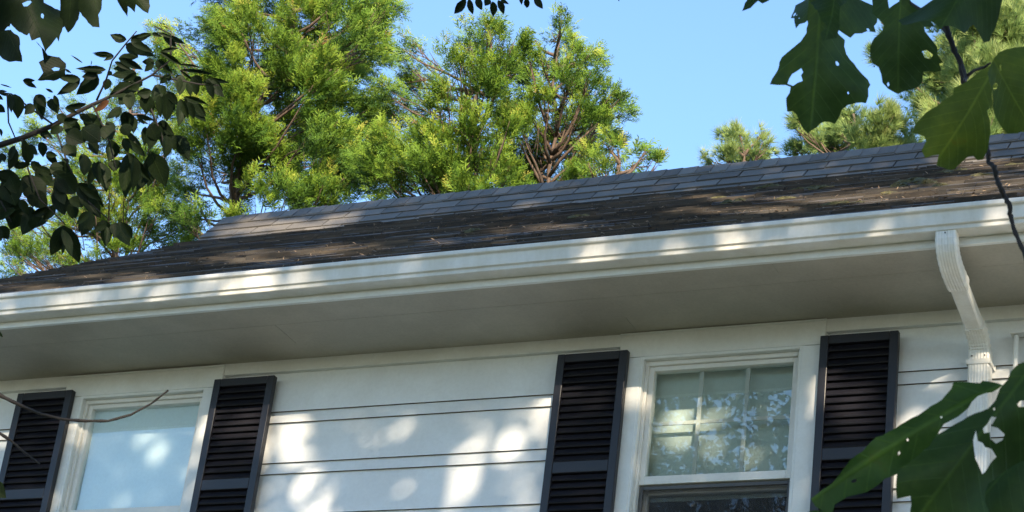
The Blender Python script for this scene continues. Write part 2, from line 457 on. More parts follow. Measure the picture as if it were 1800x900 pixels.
def bez(p0, p1, p2, n):
    t = np.linspace(0, 1, n)[:, None]
    return [tuple(p) for p in (1 - t) ** 2 * np.array(p0) + 2 * t * (1 - t) * np.array(p1) + t * t * np.array(p2)]
dsp = thing('x', (0, 0, 0), None, None); bpy.data.objects.remove(dsp)
W, D = 0.098, 0.070
P = lambda y, z: (y, z + Z0)
e1 = spout([P(8.792, 4.738)] + bez(P(8.792, 4.715), P(8.792, 4.602), P(9.02, 4.590), 19), W, D, wob=0.035)
e2 = spout([P(9.0, 4.594), P(9.18, 4.558), P(9.335, 4.527)], W - 0.016, D - 0.014, ribs=False)
e3 = spout(bez(P(9.31, 4.532), P(9.44, 4.506), P(9.448, 4.43), 15), W, D, wob=0.11)
e4 = spout([P(9.448, 4.455), P(9.448, 4.30), P(9.448, 3.2), P(9.448, -1.3)], W + 0.004, D + 0.004)
ds_o = e4.build('downspout', 'downspout_enamel', house)
e1.build('upper_elbow', 'downspout_enamel', ds_o); e2.build('offset_pipe', 'downspout_enamel', ds_o); e3.build('lower_elbow', 'downspout_enamel', ds_o)
m = MB(); so = [(DX - 0.062, 9.496), (DX - 0.0545, 9.496), (DX - 0.0545, 9.408), (DX + 0.0545, 9.408), (DX + 0.0545, 9.496), (DX + 0.062, 9.496)]
m.v = [(x, y, z + Z0) for z in (4.375, 4.400) for x, y in so]; m.f = [(i, i + 1, 7 + i, 6 + i) for i in range(5)]
m.build('strap', 'downspout_enamel', ds_o)
for sx in (-0.03, 0.03):
    m = MB(); m.tube([(DX + sx, 9.4115, 4.418 + Z0), (DX + sx, 9.407, 4.418 + Z0)], [0.004, 0.003], 8); m.build('screw', 'screen_frame', ds_o)
m = MB(); m.tube([(DX, 8.7895, 4.722 + Z0), (DX, 8.753, 4.722 + Z0)], [0.004, 0.003], 8); m.build('screw', 'screen_frame', ds_o)

# white conduits on the wall right of the downspout
cx = -2.20
m = MB()
m.tube([(cx, 9.465, 4.53 + Z0), (cx, 9.465, 0.3)], [0.011, 0.011], 10)
m.tube([(cx + 0.062, 9.465, 4.545 + Z0), (cx + 0.062, 9.465, 0.3)], [0.015, 0.015], 10)
con = m.build('conduit', 'trim', house, smooth=False)
m = MB(); m.box(cx - 0.025, cx + 0.13, 9.443, 9.49, 4.535 + Z0, 4.552 + Z0); m.build('cap', 'trim', con, bevel=0.003)

# ------------------------------------------------------------------ windows
YC = 9.475
for w in WIN:
    (o0, o1), (c0, c1) = w['o'], w['c']
    win = MB()                                    # jambs (lining of the opening) are the window's body
    J0 = YC + 0.004
    win.box(o0 - 0.012, o0 + 0.012, J0, YB1 + 0.02, ZB, ZT + 0.012)
    win.box(o1 - 0.012, o1 + 0.012, J0, YB1 + 0.02, ZB, ZT + 0.012)
    win.box(o0 + 0.012, o1 - 0.012, J0, YB1 + 0.02, ZT - 0.012, ZT + 0.012)
    wo = win.build('window', 'trim', house, bevel=0.002, label='double-hung window with a grid of bars and reflected leaves' if w['grid'] else 'double-hung window with plain glass reflecting blue sky')
    def part(name, mat, *boxes, bev=0.0025):
        q = MB()
        for b in boxes: q.box(*b)
        return q.build(name, mat, wo, bevel=bev)
    part('head_casing', 'trim', (c0, c1, YC, YB0, ZT + 0.002, w['top']))
    part('cap_strip', 'trim', (c0 - 0.004, c1 + 0.004, YC - 0.008, YC - 0.0005, w['top'] - 0.004, w['top'] + 0.006))
    part('side_casing', 'trim', (c0, o0 - 0.001, YC, YB0, ZB - 0.05, ZT))
    part('side_casing', 'trim', (o1 + 0.001, c1, YC, YB0, ZB - 0.05, ZT))
    part('sill', 'trim', (c0 - 0.03, c1 + 0.03, YC - 0.03, YB1, ZB - 0.05, ZB))
    # stepped stop moulding round the opening
    i0, i1, it = o0 + 0.012, o1 - 0.012, ZT - 0.012
    part('frame', 'vinyl', (i0, i0 + 0.016, YC + 0.035, YC + 0.15, ZB, it), (i1 - 0.016, i1, YC + 0.035, YC + 0.15, ZB, it), (i0 + 0.016, i1 - 0.016, YC + 0.035, YC + 0.15, it - 0.022, it))
    f0, f1, ft = i0 + 0.016, i1 - 0.016, it - 0.022
    ms = w['meet']
    ys0, gy = YC + 0.052, YC + 0.078
    sw = 0.026
    part('upper_sash', 'vinyl', (f0, f0 + sw, ys0, ys0 + 0.045, ms - 0.045, ft), (f1 - sw, f1, ys0, ys0 + 0.045, ms - 0.045, ft),
         (f0 + sw, f1 - sw, ys0, ys0 + 0.045, ft - 0.024, ft), (f0 + sw, f1 - sw, ys0, ys0 + 0.045, ms - 0.045, ms - 0.002))
    def pane(x0, x1, y, z0, z1):
        q = MB(); q.add([(x0, y, z0), (x1, y, z0), (x1, y, z1), (x0, y, z1)], [(0, 1, 2, 3)]); q.build('pane', 'glass', wo)
    pane(f0 + sw - 0.004, f1 - sw + 0.004, gy, ms - 0.006, ft - 0.02)
    if w['grid']:
        gw = f1 - f0 - 2 * sw
        for t in (0.335, 0.668):
            x = f0 + sw + gw * t
            part('muntin', 'vinyl', (x - 0.011, x + 0.011, gy + 0.006, gy + 0.014, ms - 0.002, ft - 0.024), bev=0.001)
        zc = (ms + ft) / 2 - 0.005
        for a, b in ((0, 0.335), (0.335, 0.668), (0.668, 1)):
            part('muntin', 'vinyl', (f0 + sw + gw * a + (0.0112 if a else 0), f0 + sw + gw * b - (0.0112 if b < 1 else 0), gy + 0.0065, gy + 0.0135, zc - 0.010, zc + 0.010), bev=0.001)
    # lower sash with screen
    ls = ys0 + 0.05
    part('lower_sash', 'vinyl', (f0, f0 + 0.03, ls, ls + 0.04, ZB + 0.01, ms - 0.046), (f1 - 0.03, f1, ls, ls + 0.04, ZB + 0.01, ms - 0.046), (f0 + 0.03, f1 - 0.03, ls, ls + 0.04, ZB + 0.01, ZB + 0.05), (f0 + 0.03, f1 - 0.03, ls, ls + 0.04, ms - 0.08, ms - 0.046))
    pane(f0 + 0.026, f1 - 0.026, ls + 0.018, ZB + 0.045, ms - 0.076)
    sy = ys0 + 0.012
    part('screen_frame', 'screen_frame', (f0 + 0.002, f0 + 0.020, sy, sy + 0.012, ZB + 0.01, ms - 0.05), (f1 - 0.020, f1 - 0.002, sy, sy + 0.012, ZB + 0.01, ms - 0.05), (f0 + 0.02, f1 - 0.02, sy, sy + 0.012, ms - 0.070, ms - 0.05), (f0 + 0.02, f1 - 0.02, sy, sy + 0.012, ZB + 0.01, ZB + 0.03))
    part('insect_screen', 'insect_screen', (f0 + 0.018, f1 - 0.018, sy + 0.006, sy + 0.007, ZB + 0.028, ms - 0.068), bev=0)
    # roller shade behind the glass, with a slight belly and hem folds
    q = MB(); nn = 24; shy = gy + (0.075 if w['grid'] else 0.022)
    zz = np.linspace(ms - 0.10, it + 0.02, nn + 1)
    for z in zz:
        dy = 0.004 * math.sin((z - ms) * 9) + (0.010 if w['grid'] and abs(z - (ms + 0.19)) < 0.012 else 0)
        q.v += [(i0 + 0.004, shy + dy, z), (i1 - 0.004, shy + dy * 0.7, z)]
    q.f = [(2 * i, 2 * i + 1, 2 * i + 3, 2 * i + 2) for i in range(nn)]
    q.build('roller_shade', 'shade_cloth' if w['grid'] else 'pale_shade_cloth', wo, smooth=True)

# ------------------------------------------------------------------ shutters
SHX = [(-7.842, -7.468), (-6.541, -6.164), (-4.511, -4.130), (-3.135, -2.751)]
SLAB = ['black louvred shutter at the left edge of the picture', 'black louvred shutter right of the sky-blue window', 'black louvred shutter left of the gridded window', 'black louvred shutter between gridded window and downspout']
YS0, YS1 = 9.436, 9.471
ST, SB, STW = 4.590 + Z0, 3.06 + Z0, 0.043
slat_me = {}
for (x0, x1), lab in zip(SHX, SLAB):
    q = MB(); q.box(x0 + 0.02, x1 - 0.02, YS1 - 0.006, YS1 - 0.001, SB + 0.02, ST - 0.02)
    sh = q.build('shutter', 'shutter_paint', house, label=lab)
    def rail(nm, *b):
        q = MB(); q.box(*b); return q.build(nm, 'shutter_paint', sh, bevel=0.004)
    rail('stile', x0, x0 + STW, YS0, YS1, SB, ST); rail('stile', x1 - STW, x1, YS0, YS1, SB, ST)
    rows = [(ST - 0.046, ST), (3.944 + Z0, 4.006 + Z0), (SB, SB + 0.06)]
    for a, b in rows: rail('rail', x0 + STW, x1 - STW, YS0 + 0.001, YS1 - 0.0005, a, b)
    wd = x1 - x0 - 2 * STW
    me = bpy.data.meshes.new('slat')
    sv = []; pr = [(-0.012, -0.019), (-0.0145, -0.015), (0.006, 0.018), (0.010, 0.019), (0.010, 0.014), (-0.008, -0.0185)]
    for sx in (-wd / 2, wd / 2): sv += [(sx, y, z) for y, z in pr]
    n6 = len(pr)
    me.from_pydata(sv, [], [(i, (i + 1) % n6, n6 + (i + 1) % n6, n6 + i) for i in range(n6)] + [tuple(range(n6))[::-1], tuple(range(n6, 2 * n6))]); me.update()
    for lo, hi in ((rows[1][1], rows[0][0]), (rows[2][1], rows[1][0])):
        n = int(round((hi - lo) / 0.0385)); p = (hi - lo) / n
        for i in range(n):
            s = link('slat', me, 'shutter_paint', sh, ((x0 + x1) / 2, YS0 + 0.0185 + random.uniform(-.0008, .0008), lo + (i + 0.5) * p))
            s.rotation_euler = (random.uniform(-0.03, 0.03), random.uniform(-0.003, 0.003), 0)

# ------------------------------------------------------------------ roof
SL2 = (Z_RDG - Z_BRK) / (Y_RDG - Y_BRK)
A1, A2 = math.atan(SL1), math.atan(SL2)
rf = MB()
prof = [(8.80, Z_EV), (Y_BRK, Z_BRK), (Y_RDG, Z_RDG), (2 * Y_RDG - Y_BRK, Z_BRK), (2 * Y_RDG - 8.80, Z_EV)]
prof = prof + [(y, z - 0.06 if i else z - 0.06) for i, (y, z) in list(enumerate(prof))[::-1]]
pf = [(y, z - 0.012) for y, z in prof[:5]] + [(y, z - 0.03) for y, z in prof[5:]]
n5 = len(pf)
for x in (RL + 0.01, RR - 0.01): rf.v += [(x, y, z) for y, z in pf]
rf.f = [(i, (i + 1) % n5, n5 + (i + 1) % n5, n5 + i) for i in range(n5)] + [(i, i + 1, n5 - 2 - i, n5 - 1 - i) for i in range(4)] + [(n5 + n5 - 1 - i, n5 + n5 - 2 - i, n5 + i + 1, n5 + i) for i in range(4)]
roof = rf.build('roof', 'shingle_lower', house, label='dark shingle roof, steeper towards the ridge, moss on its lower slope')
# lower slope: rows too shallow in view to pick apart singly
low = MB(); EXP = 0.14
ns = int((Y_BRK - 8.80) / math.cos(A1) / EXP) + 1
c1, s1 = math.cos(A1), math.sin(A1)
def slope_pt(x, s, h): return (x, 8.80 + s * c1 - h * s1, Z_EV + s * s1 + h * c1)
for k in range(ns):
    sa = k * EXP - 0.012; x = RL - random.uniform(0, 0.3) ; wavy = random.uniform(0, 6)
    while x < RR:
        x2 = min(x + 0.3048, RR); xa = max(x, RL)
        if x2 > xa + 0.02:
            h = 0.0115 + random.uniform(-0.004, 0.006) + 0.003 * math.sin(xa * 1.7 + wavy) + (random.random() < 0.05) * random.uniform(0.004, 0.012)
            d0, d1 = random.uniform(-0.006, 0.006), random.uniform(-0.006, 0.006)
            tp = min(sa + EXP + 0.03, (Y_BRK - 8.80) / c1)
            low.add([slope_pt(xa, sa + d0, h), slope_pt(x2 - 0.005, sa + d1, h + random.uniform(-.001, .001)), slope_pt(x2 - 0.005, tp, 0.002), slope_pt(xa, tp, 0.002), slope_pt(xa, sa + d0, -0.002), slope_pt(x2 - 0.005, sa + d1, -0.002)],
                    [(0, 1, 2, 3), (4, 5, 1, 0), (4, 0, 3), (1, 5, 2)])
        x += 0.3048
lo_o = low.build('shingle_rows', 'shingle_lower', roof); lo_o['kind'] = 'stuff'
# steep upper slope: every shingle tab on its own
def tab_mesh(w, L, th, skew):
    me = bpy.data.meshes.new('shingle')
    v = [(0, 0, th), (w, skew, th), (w, L, 0.002), (0, L, 0.002), (0, 0, 0.0), (w, skew, 0.0)]
    me.from_pydata(v, [], [(0, 1, 2, 3), (4, 5, 1, 0), (4, 0, 3), (1, 5, 2)]); me.update(); return me
tabs = [tab_mesh(0.2945, 0.17, 0.0085 + 0.0016 * i, 0.003 * (i - 1)) for i in range(3)]
c2, s2 = math.cos(A2), math.sin(A2)
def up_pt(x, s, h): return (x, Y_BRK + s * c2 - h * s2, Z_BRK + s * s2 + h * c2)
SLEN = math.hypot(Y_RDG - Y_BRK, Z_RDG - Z_BRK)
for k, s0 in enumerate((-0.035, 0.062, 0.190, 0.318)):
    x = RL + [0.0, -0.17, -0.05, -0.21][k]
    while x < RR - 0.3:
        if x >= RL - 0.22:
            a = A2 if k else (A1 + A2) / 2 + 0.1
            o = link('shingle', random.choice(tabs), 'shingle_upper', roof, up_pt(max(x, RL - 0.01), s0 + random.uniform(-0.002, 0.002), 0.001 + 0.0002 * k))
            o.rotation_euler = (a - 0.012 + random.uniform(-0.01, 0.004), 0, random.uniform(-0.004, 0.004))
        x += 0.3048
# ridge caps
me = bpy.data.meshes.new('ridge_cap')
cp = [(-c2 * 0.135, -s2 * 0.135), (-c2 * 0.03, -s2 * 0.024), (0, 0.004), (c2 * 0.03, -s2 * 0.024), (c2 * 0.135, -s2 * 0.135)]
vs = []
for x, h in ((0, 0.004), (0.2, 0.013)):
    vs += [(x, y * (1 + h * 5), z + h) for y, z in cp]
vs += [(0.2, y, z) for y, z in cp]
vs += [(x, cp[0][0], cp[0][1] - 0.004) for x in (0, 0.2)]
me.from_pydata(vs, [], [(i, 5 + i, 6 + i, 1 + i) for i in range(4)] + [(5 + i, 10 + i, 11 + i, 6 + i) for i in range(4)] + [(15, 16, 5, 0)]); me.update()
x = RL - 0.01
while x < RR - 0.15:
    o = link('ridge_cap', me, 'shingle_upper', roof, (x, Y_RDG, Z_RDG + 0.008 + 0.002 * math.sin(x * 3)))
    o.rotation_euler = (random.uniform(-0.03, 0.03), random.uniform(-0.008, 0.008), 0)
    x += 0.118
for s in (1, -1):                             # rake boards on the left gable
    q = MB(); a = (8.80, Z_EV - 0.03); b = (Y_BRK, Z_BRK - 0.03); c = (Y_RDG, Z_RDG - 0.03)
    pts = [a, b, c]
    pp = [(Y_RDG + (y - Y_RDG) * s, z) for y, z in pts]
    q.v = [(RL + 0.012 + dx, y, z - dz) for dx in (0, 0.02) for dz in (0.02, 0.14) for y, z in pp]
    q.f = [(0, 1, 4, 3), (1, 2, 5, 4), (6, 9, 10, 7), (7, 10, 11, 8), (0, 6, 7, 1), (1, 7, 8, 2), (3, 4, 10, 9), (4, 5, 11, 10)]
    q.build('rake_board', 'trim', house)
# moss cushions seen on the lower slope, thicker to the right
def blob(name, P, rx, ry, rz, mat, parent):
    n1, n2 = 17, 6; vs = []; ph = random.uniform(0, 9)
    for j in range(n2 + 1):
        t = j / n2 * math.pi / 2
        for i in range(n1):
            a = i / n1 * 2 * math.pi
            rr = math.cos(t) * (1 + 0.3 * math.sin(a * 2 + ph) + 0.25 * math.sin(a * 3 + ph * 2) + random.uniform(-.2, .2))
            e = math.sin(t) * (1 + random.uniform(-.35, .35))
            vs.append((rr * math.cos(a) * rx, rr * math.sin(a) * ry, e * rz))
    q = MB()
    for p in vs:
        w = slope_pt(P[0] + p[0], P[1] + p[1], P[2] + p[2]); q.v.append(w)
    q.f = [(j * n1 + i, j * n1 + (i + 1) % n1, (j + 1) * n1 + (i + 1) % n1, (j + 1) * n1 + i) for j in range(n2) for i in range(n1)]
    return q.build(name, mat, parent)
nrm1 = np.array([0, -s1, c1]); PL1 = np.array([0, 8.80, Z_EV])
for px, py, r in [(1353, 327, .075), (1382, 345, .06), (1433, 328, .075), (1471, 355, .06), (1582, 323, .06), (1611, 316, .10), (1630, 318, .06), (1560, 337, .05), (1665, 300, .07), (1690, 296, .06), (1722, 305, .06), (1280, 352, .05), (1262, 345, .06), (1300, 348, .05), (1405, 330, .05), (1508, 352, .04), (1780, 288, .06), (1650, 322, .05), (1190, 352, .05), (830, 403, .06), (548, 412, .03), (1015, 378, .06)]:
    p = on_plane(px, py + 3, PL1 + nrm1 * 0.01, nrm1)
    s = (p[1] - 8.80) / c1
    if 0.1 < s < 4.3: blob('moss_cushion', (p[0], s, 0.002), r * random.uniform(.8, 1.3), r * 0.8, r * random.uniform(.22, .42), 'moss', roof)
# needles, twigs and leaf litter caught on the rows
N = 11000
X = RL + 0.1 + (RR - RL - 0.2) * rng.random(N) ** 0.75
Sd = rng.random(N) * 4.25 + 0.05
band = np.exp(-((Sd - 1.15 - 0.12 * np.sin(X * 1.3)) / 0.28) ** 2) + np.exp(-((Sd - 0.5) / 0.12) ** 2) * 0.4
keep = rng.random(N) < 0.22 + 0.8 * band * np.clip((X + 7) / 3, 0.25, 1)
X, Sd = X[keep], Sd[keep]; n = len(X)
PP = np.array([slope_pt(x, s, 0.013) for x, s in zip(X, Sd)])
tv = np.array([(-1, -.22, 0), (0, -.3, .12), (1, 0, .05), (0, .3, .25), (-1, .22, .1)]); ttri = np.array([(0, 1, 3), (0, 3, 4), (1, 2, 3)])
V, T, rr = scatter(tv, ttri, PP, frames(unit(n) * np.array([1, .45, .25]), np.tile(nrm1, (n, 1)) + unit(n) * .3), rng.uniform(0.004, 0.015, n), rng.random(n))
li = link('leaf_litter', tri_mesh('leaf_litter', V - base_of(roof), T, rr), 'litter', roof); li['kind'] = 'stuff'

# ------------------------------------------------------------------ foliage templates
def cedar_spray(seed):
    """flat fan of scale-leaved fingers, about one unit long"""
    v = [(0, 0, 0)]; t = []
    def finger(bx, by, a, L, w):
        k = len(v); ca, sa = math.cos(a), math.sin(a)
        v.extend([(bx, by, 0), (bx + ca * L * .5 + sa * w, by + sa * L * .5 - ca * w, 0.04), (bx + ca * L, by + sa * L, -0.1 * L), (bx + ca * L * .5 - sa * w, by + sa * L * .5 + ca * w, 0.06)])
        t.extend([(k, k + 1, k + 3), (k + 1, k + 2, k + 3)])
    rl = random.Random(seed)
    finger(0, 0, rl.uniform(-.2, .2), 1.0, .036)
    for k in range(9):
        sgn = 1 if k % 2 else -1
        bx = .04 + .09 * k + rl.uniform(-.04, .04)
        finger(bx, 0, sgn * rl.uniform(.45, 1.15), rl.uniform(.32, .66) * (1.1 - .6 * bx), rl.uniform(.026, .042))
    return np.array(v), np.array(t)
def pine_tuft():
    v = []; t = []
    for i in range(15):
        a = i * 2.4; e = 0.15 + 0.75 * ((i * 7) % 15) / 15
        d = np.array([math.cos(e), math.sin(e) * math.cos(a), math.sin(e) * math.sin(a)]); s = np.cross(d, (.3, .5, .8)); s /= np.linalg.norm(s)
        k = len(v); v += [s * .028, -s * .028, d]; t.append((k, k + 1, k + 2))
    return np.array(v), np.array(t)
def broad_leaf():
    o = [(0, 0), (.25, .17), (.5, .3), (.62, .2), (1, 0), (.62, -.2), (.5, -.3), (.25, -.17)]
    v = [(x, y, -.18 * x * x + .25 * abs(y)) for x, y in o] + [(.5, 0, -.04)]
    return np.array(v), np.array([(i, (i + 1) % 8, 8) for i in range(8)])
CED, PIN, BRD = [cedar_spray(k) for k in range(4)], pine_tuft(), broad_leaf()

def limb(m, a, b, r0, r1, sag=0.15, n=5, seg=5):
    a, b = np.array(a), np.array(b); L = np.linalg.norm(b - a); off = unit(1)[0] * L * 0.06
    pts = [a + (b - a) * t + np.array([0, 0, -sag * L * math.sin(math.pi * t) * .6]) + off * math.sin(math.pi * t * 1.5) for t in np.linspace(0, 1, n)]
    m.tube(pts, np.linspace(r0, r1, n), seg)

rng = np.random.default_rng(5); random.seed(5)
# ------------------------------------------------------------------ trees behind the house
def back_tree(name, label, cat, group, Y, trunk, clumps, kind, dens, size, depth, r_base):
    """trunk: pixel path at depth Y; clumps: (px, py, radius px) seen in the crown, spread in depth"""
    tp = [at_y(px, py, Y) for px, py in trunk]
    base = np.array([tp[0][0] + 0.3, Y, 0.0])
    t = thing(name, tuple(base), label, cat, group)
    pts = [base] + tp; zt = pts[-1][2]
    wood = MB()
    fine = []
    for i in range(len(pts) - 1):
        for s in np.linspace(0, 1, 5)[:-1]: fine.append(pts[i] * (1 - s) + pts[i + 1] * s + np.array([math.sin(i * 3 + s * 4), math.cos(i + s * 5), 0]) * 0.06)
    fine.append(pts[-1])
    wood.tube(fine, [r_base * max(0.12, 1 - p[2] / zt * 0.95) for p in fine], 8, 0.06)
    fine = np.array(fine)
    Ps, Xs, Zs, Ss, Rn = [], [], [], [], []
    extra = [(x + random.uniform(-.6, .6) * r, y + random.uniform(-.2, .7) * r, r * random.uniform(.6, .8)) for x, y, r in clumps if r > 18 and random.random() < .85]
    for cx_, cy_, r in list(clumps) + extra:
        dy = float(rng.uniform(-depth, depth))
        C = at_y(cx_, cy_, Y + dy)
        R = r / F_PX * np.linalg.norm(C - EYE)
        # limb leaves the trunk below the clump
        h = C[2] - (0.35 + 0.55 * np.hypot(C[0] - np.interp(C[2], fine[:, 2], fine[:, 0]), dy)) * random.uniform(.5, 1.0)
        A = np.array([np.interp(h, fine[:, 2], fine[:, k]) for k in range(3)])
        limb(wood, A, C, 0.028, 0.006, 0.12)
        for q in range(4):
            limb(wood, A + (C - A) * random.uniform(.45, .9), C + unit(1)[0] * R * .85, 0.009, 0.003, 0.05, 4, 4)
        n = int(dens * R * R * random.uniform(0.65, 1.4))
        d = unit(n); rad = rng.random(n) ** 0.42
        # foliage gathers in twig-end puffs, so the outline stays ragged
        npf = max(6, int(44 * R * R + 6))
        puffs = unit(npf) * (rng.random(npf) ** .4)[:, None]
        which = rng.integers(0, len(puffs), n)
        loc = puffs[which] * R * 1.0 + d * rad[:, None] * np.minimum(0.155 if kind == 'cedar' else 0.30, R * .7)
        loc[:, 1] *= 1.5
        outward = loc + np.array([C[0] - np.interp(C[2], fine[:, 2], fine[:, 0]), dy, 0]) * 0.5
        outward /= np.linalg.norm(outward, axis=1, keepdims=True) + 1e-6
        Ps.append(C + loc)
        if kind == 'cedar':
            Xs.append(outward * .8 + np.array([0, 0, .55]) + unit(n) * .55); Zs.append(unit(n) * .55 + np.array([0.45, -.6, .5]))
        else:
            Xs.append(outward * .7 + np.array([0, 0, .7]) + unit(n) * .5); Zs.append(unit(n))
        Ss.append(rng.uniform(size * .6, size * 1.25, n))
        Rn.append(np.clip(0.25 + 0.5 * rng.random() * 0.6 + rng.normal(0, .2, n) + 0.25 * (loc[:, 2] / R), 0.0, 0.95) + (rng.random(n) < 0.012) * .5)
    Ps, Xs, Zs, Ss, Rn = map(np.concatenate, (Ps, Xs, Zs, Ss, Rn))
    Vs, Ts, rs, off = [], [], [], 0
    tpls = CED if kind == 'cedar' else [PIN]
    for k, tpl in enumerate(tpls):
        e = slice(k, None, len(tpls))
        V, T, rr = scatter(*tpl, Ps[e], frames(Xs[e], Zs[e]), Ss[e], np.clip(Rn[e], 0, 1))
        Vs.append(V); Ts.append(T + off); rs.append(rr); off += len(V)
    V, T, rr = np.concatenate(Vs), np.concatenate(Ts), np.concatenate(rs)
    wood.build('trunk', 'cedar_bark', t, smooth=True)
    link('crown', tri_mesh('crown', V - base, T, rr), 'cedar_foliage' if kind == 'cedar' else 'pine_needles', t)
    return t

GA, GP = 'cedar trees behind the house', 'pine trees behind the house'
back_tree('cedar_tree', 'tallest dense yellow-green cedar rising behind the left end of the roof', 'tree', GA, 24.0, [(420, 480), (415, 330), (450, 200), (515, 90), (500, -120)],
  [(400, 60, 55), (340, 75, 48), (300, 115, 35), (460, 50, 58), (540, 40, 58), (610, 40, 52), (655, 30, 38), (648, 95, 38), (590, 100, 52), (520, 120, 58), (450, 130, 58), (380, 140, 52), (420, 200, 58), (350, 225, 48), (490, 200, 58), (570, 190, 56), (628, 170, 42), (635, 235, 46), (580, 260, 52), (510, 280, 56), (440, 285, 48), (385, 300, 36), (470, 340, 42), (530, 345, 42), (590, 320, 44), (640, 315, 42), (330, 320, 30), (300, 370, 32), (345, 375, 30), (420, 370, 30), (285, 55, 18), (450, -40, 66), (550, -50, 66), (635, -40, 46), (500, -130, 60), (380, -20, 46), (560, 140, 50), (470, 250, 50), (610, 280, 45), (680, 10, 25), (425, 20, 45), (360, 180, 45)],
  'cedar', 4000, 0.165, 1.6, 0.30)
back_tree('cedar_tree', 'sparse cedar with bare twigs behind the dark branch at far left', 'tree', GA, 26.0, [(205, 520), (215, 380), (230, 250), (235, 120)],
  [(230, 330, 32), (200, 385, 28), (150, 350, 32), (100, 425, 26), (60, 445, 24), (20, 472, 24), (30, 430, 20), (170, 440, 20), (245, 400, 26), (285, 425, 22), (320, 405, 26), (120, 330, 24), (60, 385, 22), (20, 330, 22), (180, 240, 32), (230, 195, 34), (290, 190, 34), (300, 255, 36), (240, 270, 34), (90, 195, 18), (140, 190, 18), (225, 140, 20), (10, 400, 22), (130, 455, 22), (90, 460, 22), (40, 465, 24), (160, 400, 30), (110, 380, 28), (200, 430, 24), (265, 360, 30), (20, 280, 26), (70, 320, 26), (140, 290, 30), (190, 300, 34), (60, 240, 24), (120, 240, 26), (270, 310, 34), (240, 440, 18), (310, 430, 16)],
  'cedar', 3300, 0.155, 1.6, 0.22)
back_tree('cedar_tree', 'cedar with a dark forked trunk showing through, middle of the picture', 'tree', GA, 23.0, [(822, 400), (830, 300), (832, 215), (850, 120), (856, 40)],
  [(856, 50, 24), (800, 112, 28), (745, 112, 28), (715, 80, 20), (872, 95, 34), (845, 145, 38), (900, 130, 30), (790, 150, 26), (760, 190, 34), (728, 160, 24), (885, 190, 30), (700, 205, 34), (752, 245, 42), (700, 265, 42), (680, 315, 42), (745, 310, 42), (800, 295, 42), (850, 265, 38), (835, 320, 40), (775, 335, 30), (905, 75, 20), (825, 75, 24), (715, 130, 24), (690, 165, 24), (665, 290, 40), (720, 340, 34), (830, 235, 30), (870, 300, 38), (770, 270, 42), (880, 235, 34), (810, 330, 34)],
  'cedar', 4000, 0.158, 1.2, 0.20)
back_tree('cedar_tree', 'narrow cedar with an open pointed top, right of the forked cedar', 'tree', GA, 23.8, [(962, 400), (968, 300), (975, 180), (983, 62)],
  [(985, 35, 16), (975, 68, 22), (935, 68, 16), (1008, 82, 20), (960, 110, 27), (1010, 125, 27), (1050, 98, 16), (950, 160, 24), (1000, 170, 24), (1040, 142, 20), (1066, 180, 20), (1094, 196, 15), (1050, 215, 24), (1000, 218, 32), (960, 232, 34), (920, 222, 34), (930, 272, 36), (980, 272, 36), (900, 312, 36), (950, 312, 32), (1000, 302, 24), (1085, 165, 15), (1030, 195, 24), (985, 140, 28), (1025, 100, 22), (930, 190, 26), (1020, 250, 28), (1060, 235, 22), (880, 290, 36), (1010, 320, 24), (940, 335, 28), (925, 100, 18)],
  'cedar', 3700, 0.155, 1.0, 0.17)
back_tree('cedar_tree', 'lowest cedar tip just above the ridge beside open sky', 'tree', GA, 22.5, [(1075, 420), (1080, 330), (1085, 262)],
  [(1040, 288, 22), (1088, 272, 21), (1128, 286, 19), (1152, 284, 11), (1068, 255, 13), (1030, 312, 17), (1100, 302, 20), (1140, 268, 10), (1060, 300, 20)],
  'cedar', 3600, 0.15, 0.7, 0.10)
back_tree('pine_tree', 'small soft pine tip alone on the ridge against the sky', 'tree', GP, 27.0, [(1310, 420), (1305, 320), (1300, 235)],
  [(1250, 286, 15), (1288, 250, 20), (1308, 272, 24), (1345, 262, 18), (1338, 235, 9), (1275, 270, 16), (1325, 285, 22)],
  'pine', 3600, 0.16, 0.9, 0.12)
back_tree('pine_tree', 'low pale pine showing under the largest oak leaf', 'tree', GP, 27.5, [(1500, 420), (1505, 300), (1500, 200)],
  [(1395, 212, 14), (1430, 240, 24), (1470, 235, 27), (1500, 215, 24), (1540, 240, 32), (1585, 250, 32), (1450, 265, 26), (1520, 268, 28), (1400, 262, 16), (1560, 215, 20)],
  'pine', 3600, 0.17, 1.0, 0.16)
back_tree('pine_tree', 'tall pale green pine filling the upper right corner', 'tree', GP, 26.0, [(1720, 420), (1725, 250), (1735, 100), (1745, -80)],
  [(1625, 175, 24), (1640, 222, 26), (1650, 130, 28), (1690, 90, 42), (1740, 60, 42), (1780, 30, 38), (1720, 140, 42), (1770, 120, 42), (1680, 180, 36), (1740, 200, 42), (1790, 190, 40), (1605, 140, 13), (1760, -20, 46), (1700, 30, 36), (1665, 245, 28), (1560, 50, 12), (1820, 80, 40), (1540, 100, 12), (1710, 240, 30), (1780, 240, 30)],
  'pine', 4600, 0.17, 1.5, 0.22)

rng = np.random.default_rng(11); random.seed(11)
